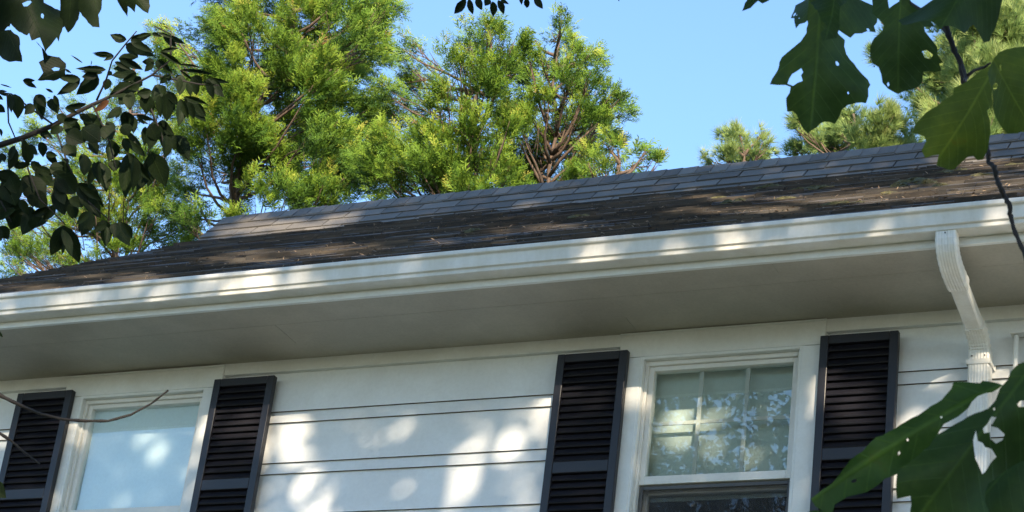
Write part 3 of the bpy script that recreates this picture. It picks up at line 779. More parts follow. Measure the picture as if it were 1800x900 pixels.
# ------------------------------------------------------------------ shade oak over the camera (its gaps make the dappled light)
e1 = np.cross((0, 0, 1), SUN); e1 /= np.linalg.norm(e1); e2 = np.cross(SUN, e1)
def sp(P): return np.array([P @ e1, P @ e2])
def surf(px, py, s):
    if s == 'w': return at_y(px, py, YW)
    if s == 'g': return at_y(px, py, YE - 0.11)
    if s == 's': return at_y(px, py, 9.63)
    if s == 'r': return on_plane(px, py, PL1, nrm1)
    return on_plane(px, py, np.array([0, Y_BRK, Z_BRK]), np.array([0, -s2, c2]))
LIT = [('w', 505, 745, 52, 52), ('w', 560, 722, 40, 26), ('w', 490, 795, 36, 32), ('w', 530, 835, 40, 18), ('w', 548, 885, 36, 34), ('w', 783, 693, 18, 12),
       ('w', 780, 862, 55, 48), ('w', 760, 890, 40, 40), ('w', 825, 828, 40, 26), ('w', 862, 800, 36, 24), ('w', 880, 762, 30, 20), ('w', 862, 722, 18, 26), ('w', 905, 812, 22, 34), ('w', 830, 776, 18, 20),
       ('w', 922, 742, 12, 15), ('w', 952, 700, 13, 20), ('w', 966, 760, 12, 26), ('w', 918, 862, 24, 14), ('w', 930, 885, 18, 14), ('w', 1115, 690, 20, 26), ('w', 1142, 705, 20, 40), ('s', 1195, 752, 62, 36),
       ('w', 1420, 700, 18, 30), ('w', 1605, 745, 32, 36), ('w', 1600, 805, 40, 44), ('w', 1588, 650, 12, 6), ('w', 1765, 650, 44, 22), ('w', 1780, 700, 34, 34), ('w', 1722, 650, 26, 34),
       ('w', 356, 722, 9, 60), ('w', 112, 733, 16, 11), ('w', 365, 830, 8, 40), ('s', 258, 785, 9, 22), ('s', 303, 775, 14, 24), ('w', 420, 740, 34, 60), ('w', 1025, 705, 26, 42), ('w', 1480, 720, 30, 60), ('w', 20, 730, 20, 10),
       ('g', 75, 535, 22, 20), ('g', 145, 528, 18, 24), ('g', 375, 505, 30, 26), ('g', 318, 510, 22, 26), ('g', 440, 497, 26, 26), ('g', 500, 492, 26, 26), ('g', 560, 485, 30, 22), ('g', 250, 515, 14, 16), ('g', 815, 462, 14, 9), ('g', 1035, 445, 26, 20), ('g', 1160, 434, 16, 20), ('g', 1295, 424, 26, 26), ('g', 1545, 402, 20, 18), ('g', 1760, 380, 40, 26),
       ('r', 430, 455, 60, 7), ('r', 530, 448, 80, 8), ('r', 620, 436, 50, 5), ('r', 900, 408, 50, 5), ('r', 960, 400, 60, 4), ('r', 820, 425, 60, 5), ('r', 1300, 372, 120, 5), ('r', 1450, 352, 120, 6), ('r', 1600, 340, 140, 7), ('r', 1740, 320, 90, 9), ('r', 1740, 292, 80, 7), ('r', 1250, 350, 60, 4), ('r', 200, 490, 80, 6), ('r', 60, 508, 50, 6),
       ('u', 430, 400, 50, 16), ('u', 520, 398, 60, 14), ('u', 600, 385, 30, 14), ('u', 480, 412, 60, 10)]
HOLES = []
for s, px, py, rx, ry in LIT:
    C = sp(surf(px, py, s)); a = sp(surf(px + rx, py, s)) - C; b = sp(surf(px, py + ry, s)) - C
    if s == 'r': a, b = a * 1.25, b * 1.35
    HOLES.append((C, np.linalg.inv(np.stack([a, b], 1))))
corners = np.array([sp(p) for p in (at_y(-150, 1000, YW), at_y(1950, 1000, YW), at_y(1950, 600, YW), at_y(-150, 600, YW), at_y(-100, 350, 12.8), at_y(1900, 200, 12.8))])
lo2, hi2 = corners.min(0) - 0.5, corners.max(0) + 0.4
N = 88000
ab = lo2 + (hi2 - lo2) * rng.random((N, 2))
mid = (at_y(900, 650, YW) @ SUN)
cc = (lo2 + hi2) / 2; hw = (hi2 - lo2) / 2
q = ((ab - cc) / hw)
dep = mid + 12.0 + (rng.random(N) - .5) * 3.8 * np.sqrt(np.clip(1.25 - (q ** 2).sum(1) * .55, .1, 1)) + 0.8 * np.sin(ab[:, 0] * 1.1)
ok = np.ones(N, bool)
for C, inv in HOLES:
    l = (ab - C) @ inv.T
    ok &= (l ** 2).sum(1) > (1.13 + 0.16 * rng.normal(size=N)) ** 2
ok |= (np.sin(ab[:, 0] * 9 + 1.3 * np.sin(ab[:, 1] * 7)) * np.sin(ab[:, 1] * 11 + ab[:, 0] * 3) > .55) & (rng.random(N) < .22)   # stray sprigs break up the gaps
ab, dep = ab[ok], dep[ok]
P = ab[:, :1] * e1 + ab[:, 1:] * e2 + dep[:, None] * SUN
n2_ = 8000                                            # unseen boughs behind the camera, added to keep the near leaves shaded
Pl = np.array([3.2, -5.6, 6.0]) + unit(n2_) * (rng.random(n2_) ** .33)[:, None] * np.array([4.4, 2.2, 2.2])
Po = np.array([-.6, 1.2, 6.6]) + unit(6000) * (rng.random(6000) ** .33)[:, None] * np.array([3.6, 2.2, .8])  # unseen canopy overhead, added to block skylight from the near leaves
Pl = np.concatenate([Pl, Po])
P = np.concatenate([P, Pl]); n = len(P)
trunk_base = np.array([3.35, -4.6, 0.0])
oak = thing('oak_tree', tuple(trunk_base), 'oak overhanging at right with large dark lobed leaves close to the camera', 'tree')
V, T, rr = scatter(*BRD, P, frames(unit(n) + np.array([0, 0, -.3]), unit(n) * .7 + SUN), rng.uniform(.09, .165, n), rng.random(n))
link('crown', tri_mesh('crown', V - trunk_base, T, rr), 'oak_crown_leaf', oak)
wood = MB()
tk = [trunk_base + np.array([0.12 * math.sin(z * .5), 0.1 * math.sin(z * .8), z]) for z in np.linspace(0, 14.5, 14)]
wood.tube(tk, np.linspace(.38, .07, 14), 10, 0.05)
for i in range(34):
    j = random.randint(4, 13); tgt = P[random.randrange(n)]
    limb(wood, tk[j], tgt, .07, .012, -0.1, 6)
wood.build('trunk', 'bark', oak, smooth=True)

# near branches: leaf outlines with their own distance, tilt and curl
def inside(p, poly):
    c = False; j = len(poly) - 1
    for i in range(len(poly)):
        (xi, yi), (xj, yj) = poly[i], poly[j]
        if (yi > p[1]) != (yj > p[1]) and p[0] < (xj - xi) * (p[1] - yi) / (yj - yi) + xi: c = not c
        j = i
    return c
def near_leaf(name, parent, zo, sc, outline, dist, stem, tip, holes=(), tilt=(0, 0), mat='oak_leaf', curl=1.45, grid=0.007, label=None):
    f = lambda p: (zo[0] + p[0] / sc, zo[1] + p[1] / sc)
    O = [f(p) for p in outline]; Hs = [[f(p) for p in h] for h in holes]; S, Tp = f(stem), f(tip)
    c = np.mean(O, axis=0); rv = ray(*c); C = EYE + rv * dist
    nn = -rv + right * tilt[0] + up * tilt[1]; nn /= np.linalg.norm(nn)
    w = lambda p: on_plane(p[0], p[1], C, nn)
    s0 = w(S); U = w(Tp) - s0; L = np.linalg.norm(U); U /= L; Vv = np.cross(nn, U)
    loc = lambda p: (float((w(p) - s0) @ U), float((w(p) - s0) @ Vv))
    rl = random.Random(int(sum(p[0] * 3 + p[1] for p in outline)))
    def dens(poly):
        out = []
        for i in range(len(poly)):
            a, b = np.array(poly[i]), np.array(poly[(i + 1) % len(poly)]); d = np.linalg.norm(b - a); k = max(1, int(d / 0.006))
            nrm = np.array([-(b - a)[1], (b - a)[0]]) / (d + 1e-9)
            for j in range(k):
                t = j / k
                out.append(tuple(a + (b - a) * t + nrm * (rl.uniform(-.0007, .0007) + 0.0008 * math.sin(i * 3 + j)) * (j > 0)))
        return out
    polys = [dens([loc(p) for p in O])] + [dens([loc(p) for p in h]) for h in Hs]
    pts, edges, faces = [], [], []
    for pl in polys:
        k = len(pts); pts += pl; idx = list(range(k, k + len(pl)))
        edges += [(idx[i], idx[(i + 1) % len(idx)]) for i in range(len(idx))]
    bnd = np.array(pts)
    arr = np.array(polys[0]); mn, mx = arr.min(0), arr.max(0)
    for gx in np.arange(mn[0], mx[0], grid):
        for gy_ in np.arange(mn[1], mx[1], grid):
            p = (gx + rl.uniform(-.001, .001), gy_ + rl.uniform(-.001, .001))
            if inside(p, polys[0]) and not any(inside(p, h_) for h_ in polys[1:]) and np.min(np.hypot(*(bnd - p).T)) > 0.0035: pts.append(p)
    r = delaunay_2d_cdt([Vector(p) for p in pts], edges, [], 0, 1e-5)
    tris = [t_ for t_ in r[2] if (lambda c_: inside(c_, polys[0]) and not any(inside(c_, h_) for h_ in polys[1:]))((sum(r[0][i].x for i in t_) / 3, sum(r[0][i].y for i in t_) / 3))]
    ph = rl.uniform(0, 6)
    def h(u, v):
        t = u / L
        return curl * (-0.10 * L * (t - .5) ** 2 + 0.10 * abs(v) + 0.011 * math.sin(u * 48 + ph) * min(1, abs(v) / .04) - 1.1 * v * v / (L + .01) + 0.004 * math.sin(v * 70 + u * 20))
    b = base_of(parent)
    vs3 = [tuple(s0 + U * p.x + Vv * p.y + nn * h(p.x, p.y) - b) for p in r[0]]
    me = bpy.data.meshes.new(name); me.from_pydata(vs3, [], [tuple(q) for q in tris]); me.update()
    uvl = me.uv_layers.new(name='UVMap')
    for lp in me.loops:
        p = r[0][lp.vertex_index]; uvl.data[lp.index].uv = (p.x / L, p.y / L)
    me.polygons.foreach_set('use_smooth', [True] * len(me.polygons))
    o = link(name, me, mat, parent)
    if label: o['label'] = label
    return o

tw = MB()                                              # hanging oak twig with bends
path = [(1640, -160, 2.75), (1650, -60, 2.72), (1662, 40, 2.7), (1668, 60, 2.7), (1677, 90, 2.7), (1690, 113, 2.69), (1694, 142, 2.68), (1712, 200, 2.67), (1728, 245, 2.66), (1738, 270, 2.65), (1737, 284, 2.65), (1748, 294, 2.64), (1752, 312, 2.64), (1758, 330, 2.63), (1767, 347, 2.63), (1774, 360, 2.62), (1776, 380, 2.62), (1784, 410, 2.61), (1800, 442, 2.6), (1815, 520, 2.5), (1822, 600, 2.35), (1812, 650, 2.2), (1785, 662, 2.1)]
pw = [at_d(*p) for p in path]
fine = []
for i in range(len(pw) - 1):
    for s in (0, .25, .5, .75): fine.append(pw[i] * (1 - s) + pw[i + 1] * s + unit(1)[0] * 0.0007)
fine.append(pw[-1])
lim = [tk[5], tk[5] + np.array([-1.2, 2.0, .2]), np.array([-.3, 1.2, 4.6]), np.array([-.55, 2.2, 4.0]), fine[0]]
tw.tube(lim, [.05, .035, .018, .008, .0034], 7)
tw.tube(fine, np.linspace(.0036, .0022, len(fine)), 8, 0.22)
for px0, py0, d0, px1, py1, d1 in [(1655, -40, 2.72, 1450, -20, 2.9), (1655, -40, 2.72, 1345, -25, 3.0), (1668, 60, 2.7, 1650, 30, 2.75), (1668, 20, 2.7, 1565, -12, 2.8), (1694, 142, 2.68, 1740, 105, 2.62), (1690, 113, 2.69, 1700, 150, 2.6)]:
    a, b = at_d(px0, py0, d0), at_d(px1, py1, d1); limb(tw, a, b, .0025, .0013, .05, 6, 6)
twig = tw.build('branch', 'dark_bark', oak, smooth=True, label='thin wavy dark twig hanging down past the gutter')
zA, zB, zC = ((1300, 0), 3.75), ((1500, 0), 3.0), ((1420, 620), 3.213)
near_leaf('leaf', twig, *zA, [(455, -60), (455, 150), (445, 210), (410, 260), (350, 305), (290, 355), (270, 395), (265, 425), (240, 480), (205, 545), (250, 560), (300, 570), (330, 585), (325, 620), (305, 650), (310, 690), (318, 730), (350, 730), (380, 755), (400, 800), (430, 845), (460, 868), (490, 840), (540, 800), (570, 785), (610, 785), (645, 795), (665, 760), (685, 710), (720, 685), (780, 670), (845, 665), (860, 620), (858, 570), (875, 540), (860, 505), (820, 465), (790, 420), (750, 360), (725, 320), (712, 270), (716, 228), (660, 205), (640, 150), (620, -60)],
  2.9, (540, -60), (470, 860), [[(310, 562), (340, 500), (400, 462), (411, 490), (397, 510), (408, 548), (345, 579)], [(636, 400), (648, 396), (662, 412), (655, 428), (640, 425)], [(708, 612), (716, 606), (722, 616), (714, 624)]], (0.15, 0.25), label='largest hanging oak leaf, torn, with a hole near its left lobe')
near_leaf('leaf', twig, *zA, [(310, -60), (310, 0), (300, 60), (335, 80), (345, 120), (362, 172), (390, 150), (430, 152), (455, 135), (560, 170), (650, 195), (715, 222), (740, 185), (775, 165), (800, 135), (845, 110), (835, 70), (850, 0), (850, -60)],
  3.0, (600, -150), (520, 190), [[(318, 40), (335, 25), (342, 45), (328, 60)], [(345, 60), (356, 55), (354, 66)], [(376, 98), (384, 96), (382, 106)], [(798, 118), (808, 108), (816, 122), (806, 132)]], (-.2, .35), label='ragged oak leaf with insect holes at the top edge')
near_leaf('leaf', twig, *zA, [(505, -60), (512, 60), (520, 160), (575, 200), (522, 235), (545, 275), (590, 266), (637, 262), (640, 160), (655, 60), (760, -60)], 2.84, (640, -80), (560, 270), (), (.5, .9), label='paler folded oak leaf in front of the largest one')
near_leaf('leaf', twig, *zA, [(10, -60), (50, 0), (35, 20), (15, 78), (70, 60), (120, 10), (150, 25), (195, 0), (230, -60)], 3.0, (200, -90), (20, 75), (), (.1, .3), label='oak leaf tip poking in at the top edge')
near_leaf('leaf', twig, *zB, [(80, -50), (90, 50), (130, 95), (160, 130), (155, 165), (110, 200), (88, 240), (85, 290), (95, 325), (130, 350), (145, 390), (150, 430), (180, 465), (235, 495), (270, 475), (330, 450), (355, 420), (362, 370), (420, 362), (455, 350), (445, 320), (465, 310), (440, 280), (440, 240), (410, 205), (380, 170), (375, 145), (430, 135), (400, 100), (330, 40), (300, 0), (290, -50), (250, -50), (240, 5), (185, 36), (178, 0), (170, -50)],
  2.75, (250, -40), (235, 490), [[(363, 272), (385, 262), (417, 282), (405, 302), (375, 300)], [(176, 440), (185, 432), (190, 446), (182, 456)]], (-.1, .2), label='rounded lobed oak leaf in front of the tall pine')
near_leaf('leaf', twig, *zB, [(290, -60), (300, 0), (340, 50), (400, 100), (430, 130), (455, 160), (480, 145), (540, 145), (600, 140), (630, 100), (650, 80), (690, 85), (735, 98), (770, 80), (790, 40), (800, 0), (810, -60)], 2.62, (620, -120), (460, 155), (), (.25, .7), label='bluish oak leaf spread along the top right edge')
near_leaf('leaf', twig, *zB, [(745, 330), (720, 350), (660, 385), (600, 430), (535, 460), (525, 500), (490, 520), (440, 560), (390, 590), (350, 640), (340, 685), (385, 715), (390, 740), (370, 790), (385, 830), (420, 820), (450, 815), (445, 870), (500, 880), (560, 880), (590, 850), (620, 820), (650, 815), (680, 835), (710, 830), (722, 780), (720, 700), (712, 640), (692, 590), (725, 560), (728, 470), (745, 400), (775, 350)],
  2.55, (755, 340), (440, 850), (), (.3, .15), mat='oak_leaf_yellowing', curl=1.5, label='yellow-green oak leaf overlapping the roof ridge')
near_leaf('leaf', twig, *zB, [(735, 310), (760, 275), (800, 255), (900, 235), (1010, 240), (1060, 420), (1010, 640), (930, 690), (900, 690), (870, 705), (815, 705), (780, 670), (760, 640), (735, 600), (724, 560), (720, 470), (700, 430), (692, 380)],
  2.5, (735, 315), (950, 690), [[(722, 455), (732, 438), (750, 436), (760, 452), (745, 470), (728, 472)], [(770, 342), (780, 340), (782, 372), (774, 376)]], (-.3, .1), mat='oak_leaf_yellowing', curl=1.4, label='oak leaf cut by the right edge above the roof')
near_leaf('leaf', twig, *zC, [(35, 785), (100, 740), (180, 680), (270, 590), (330, 540), (380, 490), (450, 455), (520, 410), (580, 375), (660, 335), (720, 300), (770, 255), (805, 215), (820, 170), (885, 160), (950, 155), (985, 150), (1005, 125), (1050, 128), (1090, 140), (1115, 158), (1080, 192), (1000, 225), (960, 245), (920, 290), (895, 335), (838, 384), (760, 420), (700, 520), (600, 600), (530, 650), (440, 700), (390, 750), (330, 790), (230, 800), (165, 830), (150, 890), (110, 860), (60, 825)],
  2.05, (1115, 155), (35, 790), [[(250, 712), (268, 700), (284, 706), (276, 720), (258, 722)], [(552, 500), (560, 494), (566, 502), (558, 508)], [(738, 380), (746, 374), (752, 382), (744, 390)], [(510, 560), (520, 552), (526, 562), (516, 572)]], (.25, .5), mat='oak_leaf_green', curl=1.7, label='long oak leaf lobe crossing the right-hand shutter')
near_leaf('leaf', twig, *zC, [(1300, 30), (1221, 40), (1180, 65), (1150, 100), (1130, 150), (1085, 200), (1060, 270), (1020, 315), (838, 386), (740, 440), (690, 520), (600, 600), (525, 655), (500, 690), (495, 750), (500, 832), (540, 825), (575, 818), (582, 860), (580, 960), (1060, 980), (1010, 830), (1030, 720), (1130, 640), (1320, 520)],
  2.0, (1230, 120), (600, 960), [[(985, 435), (1010, 410), (1035, 366), (1060, 372), (1032, 422), (1070, 430), (1112, 460), (1102, 490), (1065, 510), (1030, 490), (1024, 455), (992, 462)], [(930, 500), (946, 446), (956, 505), (985, 515), (1000, 535), (1040, 540), (1072, 575), (1040, 610), (1010, 660), (990, 676), (965, 630), (945, 600), (935, 550)], [(1178, 300), (1196, 280), (1240, 284), (1238, 318), (1186, 315)], [(1044, 318), (1054, 312), (1058, 326), (1048, 332)]], (.1, .2), mat='oak_leaf', curl=1.6, label='broad green oak leaf with large torn holes in the lower right corner')
near_leaf('leaf', twig, *zC, [(1340, 330), (1221, 330), (1150, 560), (1060, 690), (1000, 690), (930, 800), (880, 960), (1300, 1000), (1340, 700)],
  2.1, (1340, 420), (900, 950), (), (-.3, .5), label='shaded bluish oak leaf behind the torn one')
near_leaf('leaf', twig, *zC, [(0, 905), (40, 885), (120, 875), (140, 900), (100, 960), (0, 970)], 2.0, (120, 960), (0, 905), (), (0, .6), label='leaf edge at the bottom of the black shutter')

rng = np.random.default_rng(13); random.seed(13)
# ------------------------------------------------------------------ left tree with compound leaves
lb = np.array([-5.6, 2.2, 0.0])
ash = thing('ash_tree', tuple(lb), 'dark compound-leaved ash branch reaching in from the upper left', 'tree')
wood = MB()
tk2 = [lb + np.array([0.1 * math.sin(z), 0.08 * math.cos(z * 1.3) - 0.08, z]) for z in np.linspace(0, 9.5, 11)]
wood.tube(tk2, np.linspace(.2, .04, 11), 9, 0.05)
D0 = 5.3
br = MB()
mainp = [(-420, 420, 5.6), (-200, 330, 5.5), (-60, 272, 5.4), (0, 255, 5.35), (38, 243, 5.33), (95, 220, 5.3), (130, 200, 5.3), (163, 184, 5.28), (187, 173, 5.27), (235, 149, 5.25), (267, 132, 5.23), (300, 105, 5.2)]
mw = [at_d(*p) for p in mainp]
limb(wood, tk2[5], mw[0], .05, .013, -.1, 6, 7)
wood.build('trunk', 'bark', ash, smooth=True)
br.tube(mw, np.linspace(.0085, .0018, len(mw)), 8, 0.12)
def thin(pts, r0=.0026, r1=.0012, jag=.1):
    w = [at_d(*p) for p in pts]; f = []
    for i in range(len(w) - 1):
        for s in (0, .33, .66): f.append(w[i] * (1 - s) + w[i + 1] * s)
    f.append(w[-1]); br.tube(f, np.linspace(r0, r1, len(f)), 6, jag)
for pts in ([(170, 176, 5.28), (187, 139, 5.25), (197, 107, 5.2), (221, 77, 5.18), (240, 55, 5.16)],
            [(267, 132, 5.23), (310, 140, 5.2), (350, 148, 5.2), (385, 150, 5.2)], [(95, 220, 5.3), (60, 195, 5.25), (20, 165, 5.2), (-20, 160, 5.2)],
            [(235, 149, 5.25), (265, 190, 5.2), (285, 240, 5.2), (292, 300, 5.2)], [(163, 184, 5.28), (190, 240, 5.2), (205, 300, 5.2)], [(38, 243, 5.33), (50, 300, 5.25), (70, 350, 5.2), (115, 395, 5.2)],
            [(95, 220, 5.3), (120, 290, 5.2), (150, 350, 5.2), (190, 385, 5.2)], [(-60, 272, 5.4), (-10, 330, 5.3), (20, 390, 5.25)], [(13, 165, 5.3), (15, 215, 5.3), (30, 250, 5.3)], [(300, 105, 5.2), (300, 60, 5.2), (270, 45, 5.2)]):
    thin(pts)
tw2 = [[(-300, 560, 5.5), (-120, 640, 5.4), (0, 695, 5.3), (35, 712, 5.3), (70, 727, 5.3), (110, 737, 5.3), (150, 740, 5.28), (190, 740, 5.27), (230, 729, 5.26), (265, 710, 5.25), (296, 686, 5.24)],
       [(-200, 620, 5.5), (-60, 715, 5.4), (0, 762, 5.3), (20, 775, 5.3), (45, 797, 5.3), (70, 816, 5.3)]]
thin(tw2[0], .0052, .0024, .25); thin(tw2[1], .0046, .002, .25)
limb(br, tk2[3], at_d(*tw2[0][0]), .03, .0055, .0, 6, 6); limb(br, tk2[3], at_d(*tw2[1][0]), .03, .005, .0, 6, 6)
branch = br.build('branch', 'dark_bark', ash, smooth=True)

def leaflet_mesh(name, tipx, fold, droop, bend=0.0, seed=0):
    us = np.linspace(0, 1, 10); rl = random.Random(seed); vs3, uv, fs = [], [], []
    for u in us:
        w = (math.sin(math.pi * u ** tipx) ** (.75 if u < .5 else .95)) * (1 - .12 * u) if 0 < u < 1 else 0.0
        for k in (-1, -.5, 0, .5, 1):
            y = .5 * w * k * (1 + rl.uniform(-.07, .07)) * (1.12 if k > 0 else .9) + bend * u * (1 - u)
            vs3.append((u, y, fold * abs(y) - droop * (u - .3) ** 2 + .02 * math.sin(u * 9 + k * 3) * w)); uv.append((u, y * .6))
    for i in range(9):
        for j in range(4): fs.append((i * 5 + j, (i + 1) * 5 + j, (i + 1) * 5 + j + 1, i * 5 + j + 1))
    me = bpy.data.meshes.new(name); me.from_pydata(vs3, [], fs); me.update()
    l = me.uv_layers.new(name='UVMap')
    for lp in me.loops: l.data[lp.index].uv = uv[lp.vertex_index]
    me.polygons.foreach_set('use_smooth', [True] * len(me.polygons)); return me
LM = [leaflet_mesh('leaflet', a, f, d, b_, i) for i, (a, f, d, b_) in enumerate(((.85, .2, .08, .12), (.95, .12, .15, -.15), (.78, .3, .05, .05), (.9, -.1, .12, .18), (.8, .25, .18, -.1), (1.0, .35, .1, .0), (.84, .08, -.1, -.2), (.88, .4, .08, .1), (.92, .15, .15, .05)))]
dead = LM[1].copy(); dead.materials.append(MAT['dead_leaf'])
def leaflet(zo, sc, x0, y0, x1, y1, w, me=None, label=None):
    f = lambda x, y: (zo[0] + x / sc, zo[1] + y / sc)
    d = D0 + random.uniform(-.18, .12)
    x1, y1 = x0 + (x1 - x0) * .92, y0 + (y1 - y0) * .92
    a, b = f(x0, y0), f(x1, y1); A = at_d(*a, d); Lp = math.hypot(b[0] - a[0], b[1] - a[1])
    L0 = Lp / F_PX * d
    B = at_d(*b, d + L0 * random.uniform(-.45, .45))
    X = Vector(B - A); L = X.length; X.normalize()
    hint = Vector(-ray(*a)) + Vector(unit(1)[0]) * .35
    Y = hint.cross(X).normalized(); Z = X.cross(Y)
    wid = w / sc / F_PX * d * random.uniform(.82, 1.05)
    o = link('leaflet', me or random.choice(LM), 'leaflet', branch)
    Mx = Matrix.Identity(4)
    for i in range(3):
        Mx[i][0], Mx[i][1], Mx[i][2], Mx[i][3] = X[i] * L, Y[i] * wid, Z[i] * L * .8, A[i] - base_of(branch)[i]
    o.matrix_basis = Mx
    if label: o['label'] = label
z7 = [(835, 262, 715, 225, 60), (860, 265, 1015, 225, 60), (830, 290, 1045, 375, 85), (750, 365, 592, 345, 35), (780, 385, 960, 470, 60), (1015, 400, 945, 480, 55), (1030, 400, 1130, 470, 55), (1055, 345, 1215, 440, 45), (1075, 240, 1240, 295, 45), (1000, 225, 1080, 245, 28), (1185, 462, 1445, 495, 30), (1110, 490, 1050, 560, 55), (1190, 490, 1185, 640, 80), (1265, 505, 1300, 640, 75), (1360, 520, 1490, 655, 85), (1370, 520, 1530, 550, 30), (1210, 640, 1390, 695, 35), (1235, 670, 1370, 815, 80), (1190, 650, 1180, 850, 80), (1090, 600, 1100, 820, 110), (960, 620, 965, 765, 100),
      (700, 460, 480, 450, 55), (640, 480, 490, 640, 110), (530, 520, 360, 635, 70), (430, 455, 475, 485, 18), (350, 610, 295, 580, 20), (100, 620, 120, 800, 95), (235, 625, 285, 805, 100), (220, 690, 155, 760, 60), (335, 650, 385, 760, 65), (430, 710, 580, 690, 55), (150, 530, 250, 585, 40), (0, 555, 85, 580, 12), (-20, 600, 65, 640, 26), (-30, 690, 40, 745, 60), (-20, 630, 25, 660, 30), (850, 740, 840, 900, 105), (790, 700, 690, 790, 60), (900, 755, 1030, 800, 40), (985, 820, 1040, 940, 100), (900, 480, 720, 500, 90), (880, 560, 700, 640, 120), (850, 600, 860, 740, 100), (1000, 600, 890, 620, 70), (1020, 560, 1110, 620, 60), (550, 760, 700, 880, 100), (700, 800, 760, 900, 80), (420, 800, 540, 900, 120), (1040, 810, 1160, 900, 70), (545, 415, 460, 358, 14), (600, 430, 605, 395, 8), (710, 470, 740, 500, 40), (900, 500, 880, 600, 90), (720, 520, 690, 600, 60), (1060, 560, 1000, 680, 90), (840, 620, 780, 700, 80)]
z8 = [(100, 145, 50, 285, 78), (165, 120, 165, 255, 85), (90, 260, 195, 235, 50), (10, 170, -20, 250, 45), (245, 100, 265, 205, 65), (280, 170, 360, 255, 50), (130, 320, 290, 500, 150), (-20, 300, 140, 330, 90), (30, 350, 100, 500, 160), (120, 450, 60, 660, 160), (220, 260, 330, 380, 120), (300, 260, 460, 320, 120), (350, 300, 470, 430, 140), (480, 370, 625, 585, 120), (420, 450, 465, 580, 90), (300, 500, 180, 640, 110), (200, 500, 130, 680, 120), (-20, 575, 100, 495, 60), (-20, 620, 60, 705, 100), (390, 610, 305, 810, 105), (395, 615, 490, 862, 105), (545, 525, 490, 690, 95), (645, 580, 640, 755, 75), (695, 595, 800, 745, 110), (520, 180, 510, 320, 85), (600, 220, 655, 425, 90), (680, 90, 680, 225, 100), (700, 210, 690, 290, 80), (780, 165, 760, 470, 118), (890, 235, 830, 415, 88), (920, 170, 1015, 395, 130), (740, 0, 790, 70, 95), (750, 80, 905, 205, 60), (920, -10, 910, 165, 92), (1010, 60, 1010, 212, 76), (1060, 60, 1155, 225, 100), (950, 0, 1055, 70, 60), (-10, 380, 60, 480, 120), (180, 420, 300, 520, 110), (400, 330, 300, 450, 70), (460, 360, 540, 470, 90), (380, 205, 415, 250, 45), (500, 20, 620, 110, 120), (620, 10, 690, 90, 110), (360, 0, 300, 60, 60), (400, 60, 520, 110, 110), (540, 90, 600, 190, 70), (390, 120, 470, 200, 90), (250, 30, 330, 90, 50), (0, 20, 10, 75, 22), (330, 400, 400, 560, 120), (560, 380, 640, 520, 40), (-30, 450, 40, 580, 140), (200, 560, 190, 640, 70)]
for zo, sc, zs in (((0, 0), 3.75, z7), ((0, 220), 3.462, z8)):
    for q in zs:
        leaflet(zo, sc, *q)
        if math.hypot(q[2] - q[0], q[3] - q[1]) > 120:
            dx, dy = random.uniform(-45, 45), random.uniform(-45, 45)
            leaflet(zo, sc, q[0] + dx, q[1] + dy, q[0] + dx + (q[2] - q[0]) * .7, q[1] + dy + (q[3] - q[1]) * .75, q[4] * .6)
        L = math.hypot(q[2] - q[0], q[3] - q[1])
        if L > 80 and random.random() < .85:          # a second leaflet of the pair behind it
            a = math.atan2(q[3] - q[1], q[2] - q[0]) + random.choice((-1, 1)) * random.uniform(.35, .8)
            L *= random.uniform(.5, .85)
            leaflet(zo, sc, q[0], q[1], q[0] + L * math.cos(a), q[1] + L * math.sin(a), min(q[4], 70) * random.uniform(.7, 1))
for q in [(470, -5, 420, 58, 36), (480, -5, 497, 60, 30), (510, -10, 530, 42, 32), (570, 5, 572, 70, 36), (590, 0, 614, 60, 32), (600, -5, 634, 18, 20), (672, -20, 680, 22, 18), (700, -10, 698, 35, 28), (728, -10, 762, 38, 32), (555, -10, 540, 25, 30), (1040, -20, 1047, 8, 8), (620, -60, 580, 5, 40), (520, -60, 500, 5, 40), (700, -60, 715, 0, 40)]: leaflet((600, 0), 2.143, *q)
br2 = MB()
leaflet((0, 0), 3.75, 720, 660, 610, 745, 50, dead, 'brown withered leaflet among the dark ones')
leaflet((0, 0), 1.0, -25, 850, 14, 878, 30); leaflet((0, 0), 1.0, -12, 580, 8, 594, 8)
q = MB(); q.tube([at_d(780, -420, 5.6), at_d(820, -150, 5.4), at_d(850, -40, 5.25), at_d(900, -30, 5.2), at_d(945, -25, 5.2)], [.012, .007, .004, .003, .002], 6)
q.tube([tk2[8], tk2[8] + np.array([1.5, .6, .6]), at_d(780, -420, 5.6)], [.03, .02, .012], 6)
q.build('branch', 'dark_bark', ash, smooth=True)
zT = ((0, 0), 3.75)
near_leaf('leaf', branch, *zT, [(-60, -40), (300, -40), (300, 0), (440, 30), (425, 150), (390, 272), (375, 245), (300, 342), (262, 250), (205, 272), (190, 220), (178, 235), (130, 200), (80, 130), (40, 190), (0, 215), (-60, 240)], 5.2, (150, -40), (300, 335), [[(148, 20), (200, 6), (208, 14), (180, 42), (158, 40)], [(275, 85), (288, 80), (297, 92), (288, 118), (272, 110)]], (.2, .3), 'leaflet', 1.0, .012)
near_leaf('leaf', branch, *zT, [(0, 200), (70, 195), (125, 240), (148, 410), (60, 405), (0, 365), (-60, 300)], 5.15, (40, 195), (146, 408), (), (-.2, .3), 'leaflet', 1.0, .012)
near_leaf('leaf', branch, *zT, [(400, -40), (540, -40), (528, 50), (520, 130), (485, 180), (448, 216), (425, 175), (395, 200), (400, 80)], 5.25, (470, -40), (448, 212), (), (.1, -.2), 'leaflet', 1.0, .012)
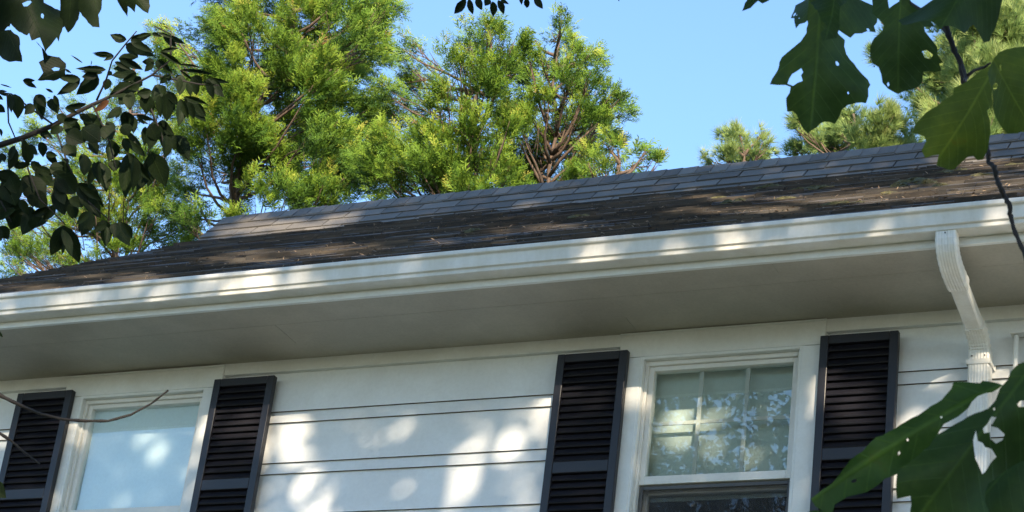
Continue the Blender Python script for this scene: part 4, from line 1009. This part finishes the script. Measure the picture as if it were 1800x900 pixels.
near_leaf('leaf', branch, *zT, [(525, -40), (690, -40), (670, 10), (668, 60), (645, 100), (655, 182), (612, 176), (570, 110), (535, 60)], 5.2, (620, -40), (650, 178), (), (.3, .2), 'leaflet', 1.0, .012)
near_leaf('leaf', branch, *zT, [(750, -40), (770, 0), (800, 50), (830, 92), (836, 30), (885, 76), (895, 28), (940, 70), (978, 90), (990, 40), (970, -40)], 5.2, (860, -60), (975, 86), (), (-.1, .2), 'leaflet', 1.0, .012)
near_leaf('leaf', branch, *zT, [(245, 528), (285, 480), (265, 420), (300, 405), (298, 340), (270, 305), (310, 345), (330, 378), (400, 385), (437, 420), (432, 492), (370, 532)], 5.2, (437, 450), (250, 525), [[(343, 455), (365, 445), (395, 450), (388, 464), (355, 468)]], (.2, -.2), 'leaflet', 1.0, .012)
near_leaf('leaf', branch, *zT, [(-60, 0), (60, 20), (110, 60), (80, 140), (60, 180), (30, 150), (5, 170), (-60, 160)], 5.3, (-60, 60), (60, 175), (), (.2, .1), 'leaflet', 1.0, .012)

# ------------------------------------------------------------------ tree behind the camera, mirrored in the gridded window
mb = np.array([-8.6, -7.0, 0.0])
maple = thing('maple_tree', tuple(mb), 'leafy maple mirrored in the gridded window glass', 'tree')
rng = np.random.default_rng(21); random.seed(21)
n = 34000
cl = np.array([-9.3, -6.2, 12.6]) + unit(70) * (rng.random(70) ** .35)[:, None] * np.array([4.2, 2.4, 4.6])
P2 = cl[rng.integers(0, 70, n)] + unit(n) * (rng.random(n) ** .4)[:, None] * 1.05
V, T, rr = scatter(*BRD, P2, frames(unit(n), unit(n) + np.array([0, 0, .6])), rng.uniform(.08, .15, n), rng.random(n))
link('crown', tri_mesh('crown', V - mb, T, rr), 'oak_crown_leaf', maple)
wood = MB(); tk3 = [mb + np.array([-.05 * z, .03 * z + .1 * math.sin(z), z]) for z in np.linspace(0, 14, 12)]
wood.tube(tk3, np.linspace(.3, .05, 12), 9, .05)
for c in cl[:24]: limb(wood, tk3[random.randint(5, 11)], c, .035, .008, -.1, 5)
wood.build('trunk', 'bark', maple, smooth=True)
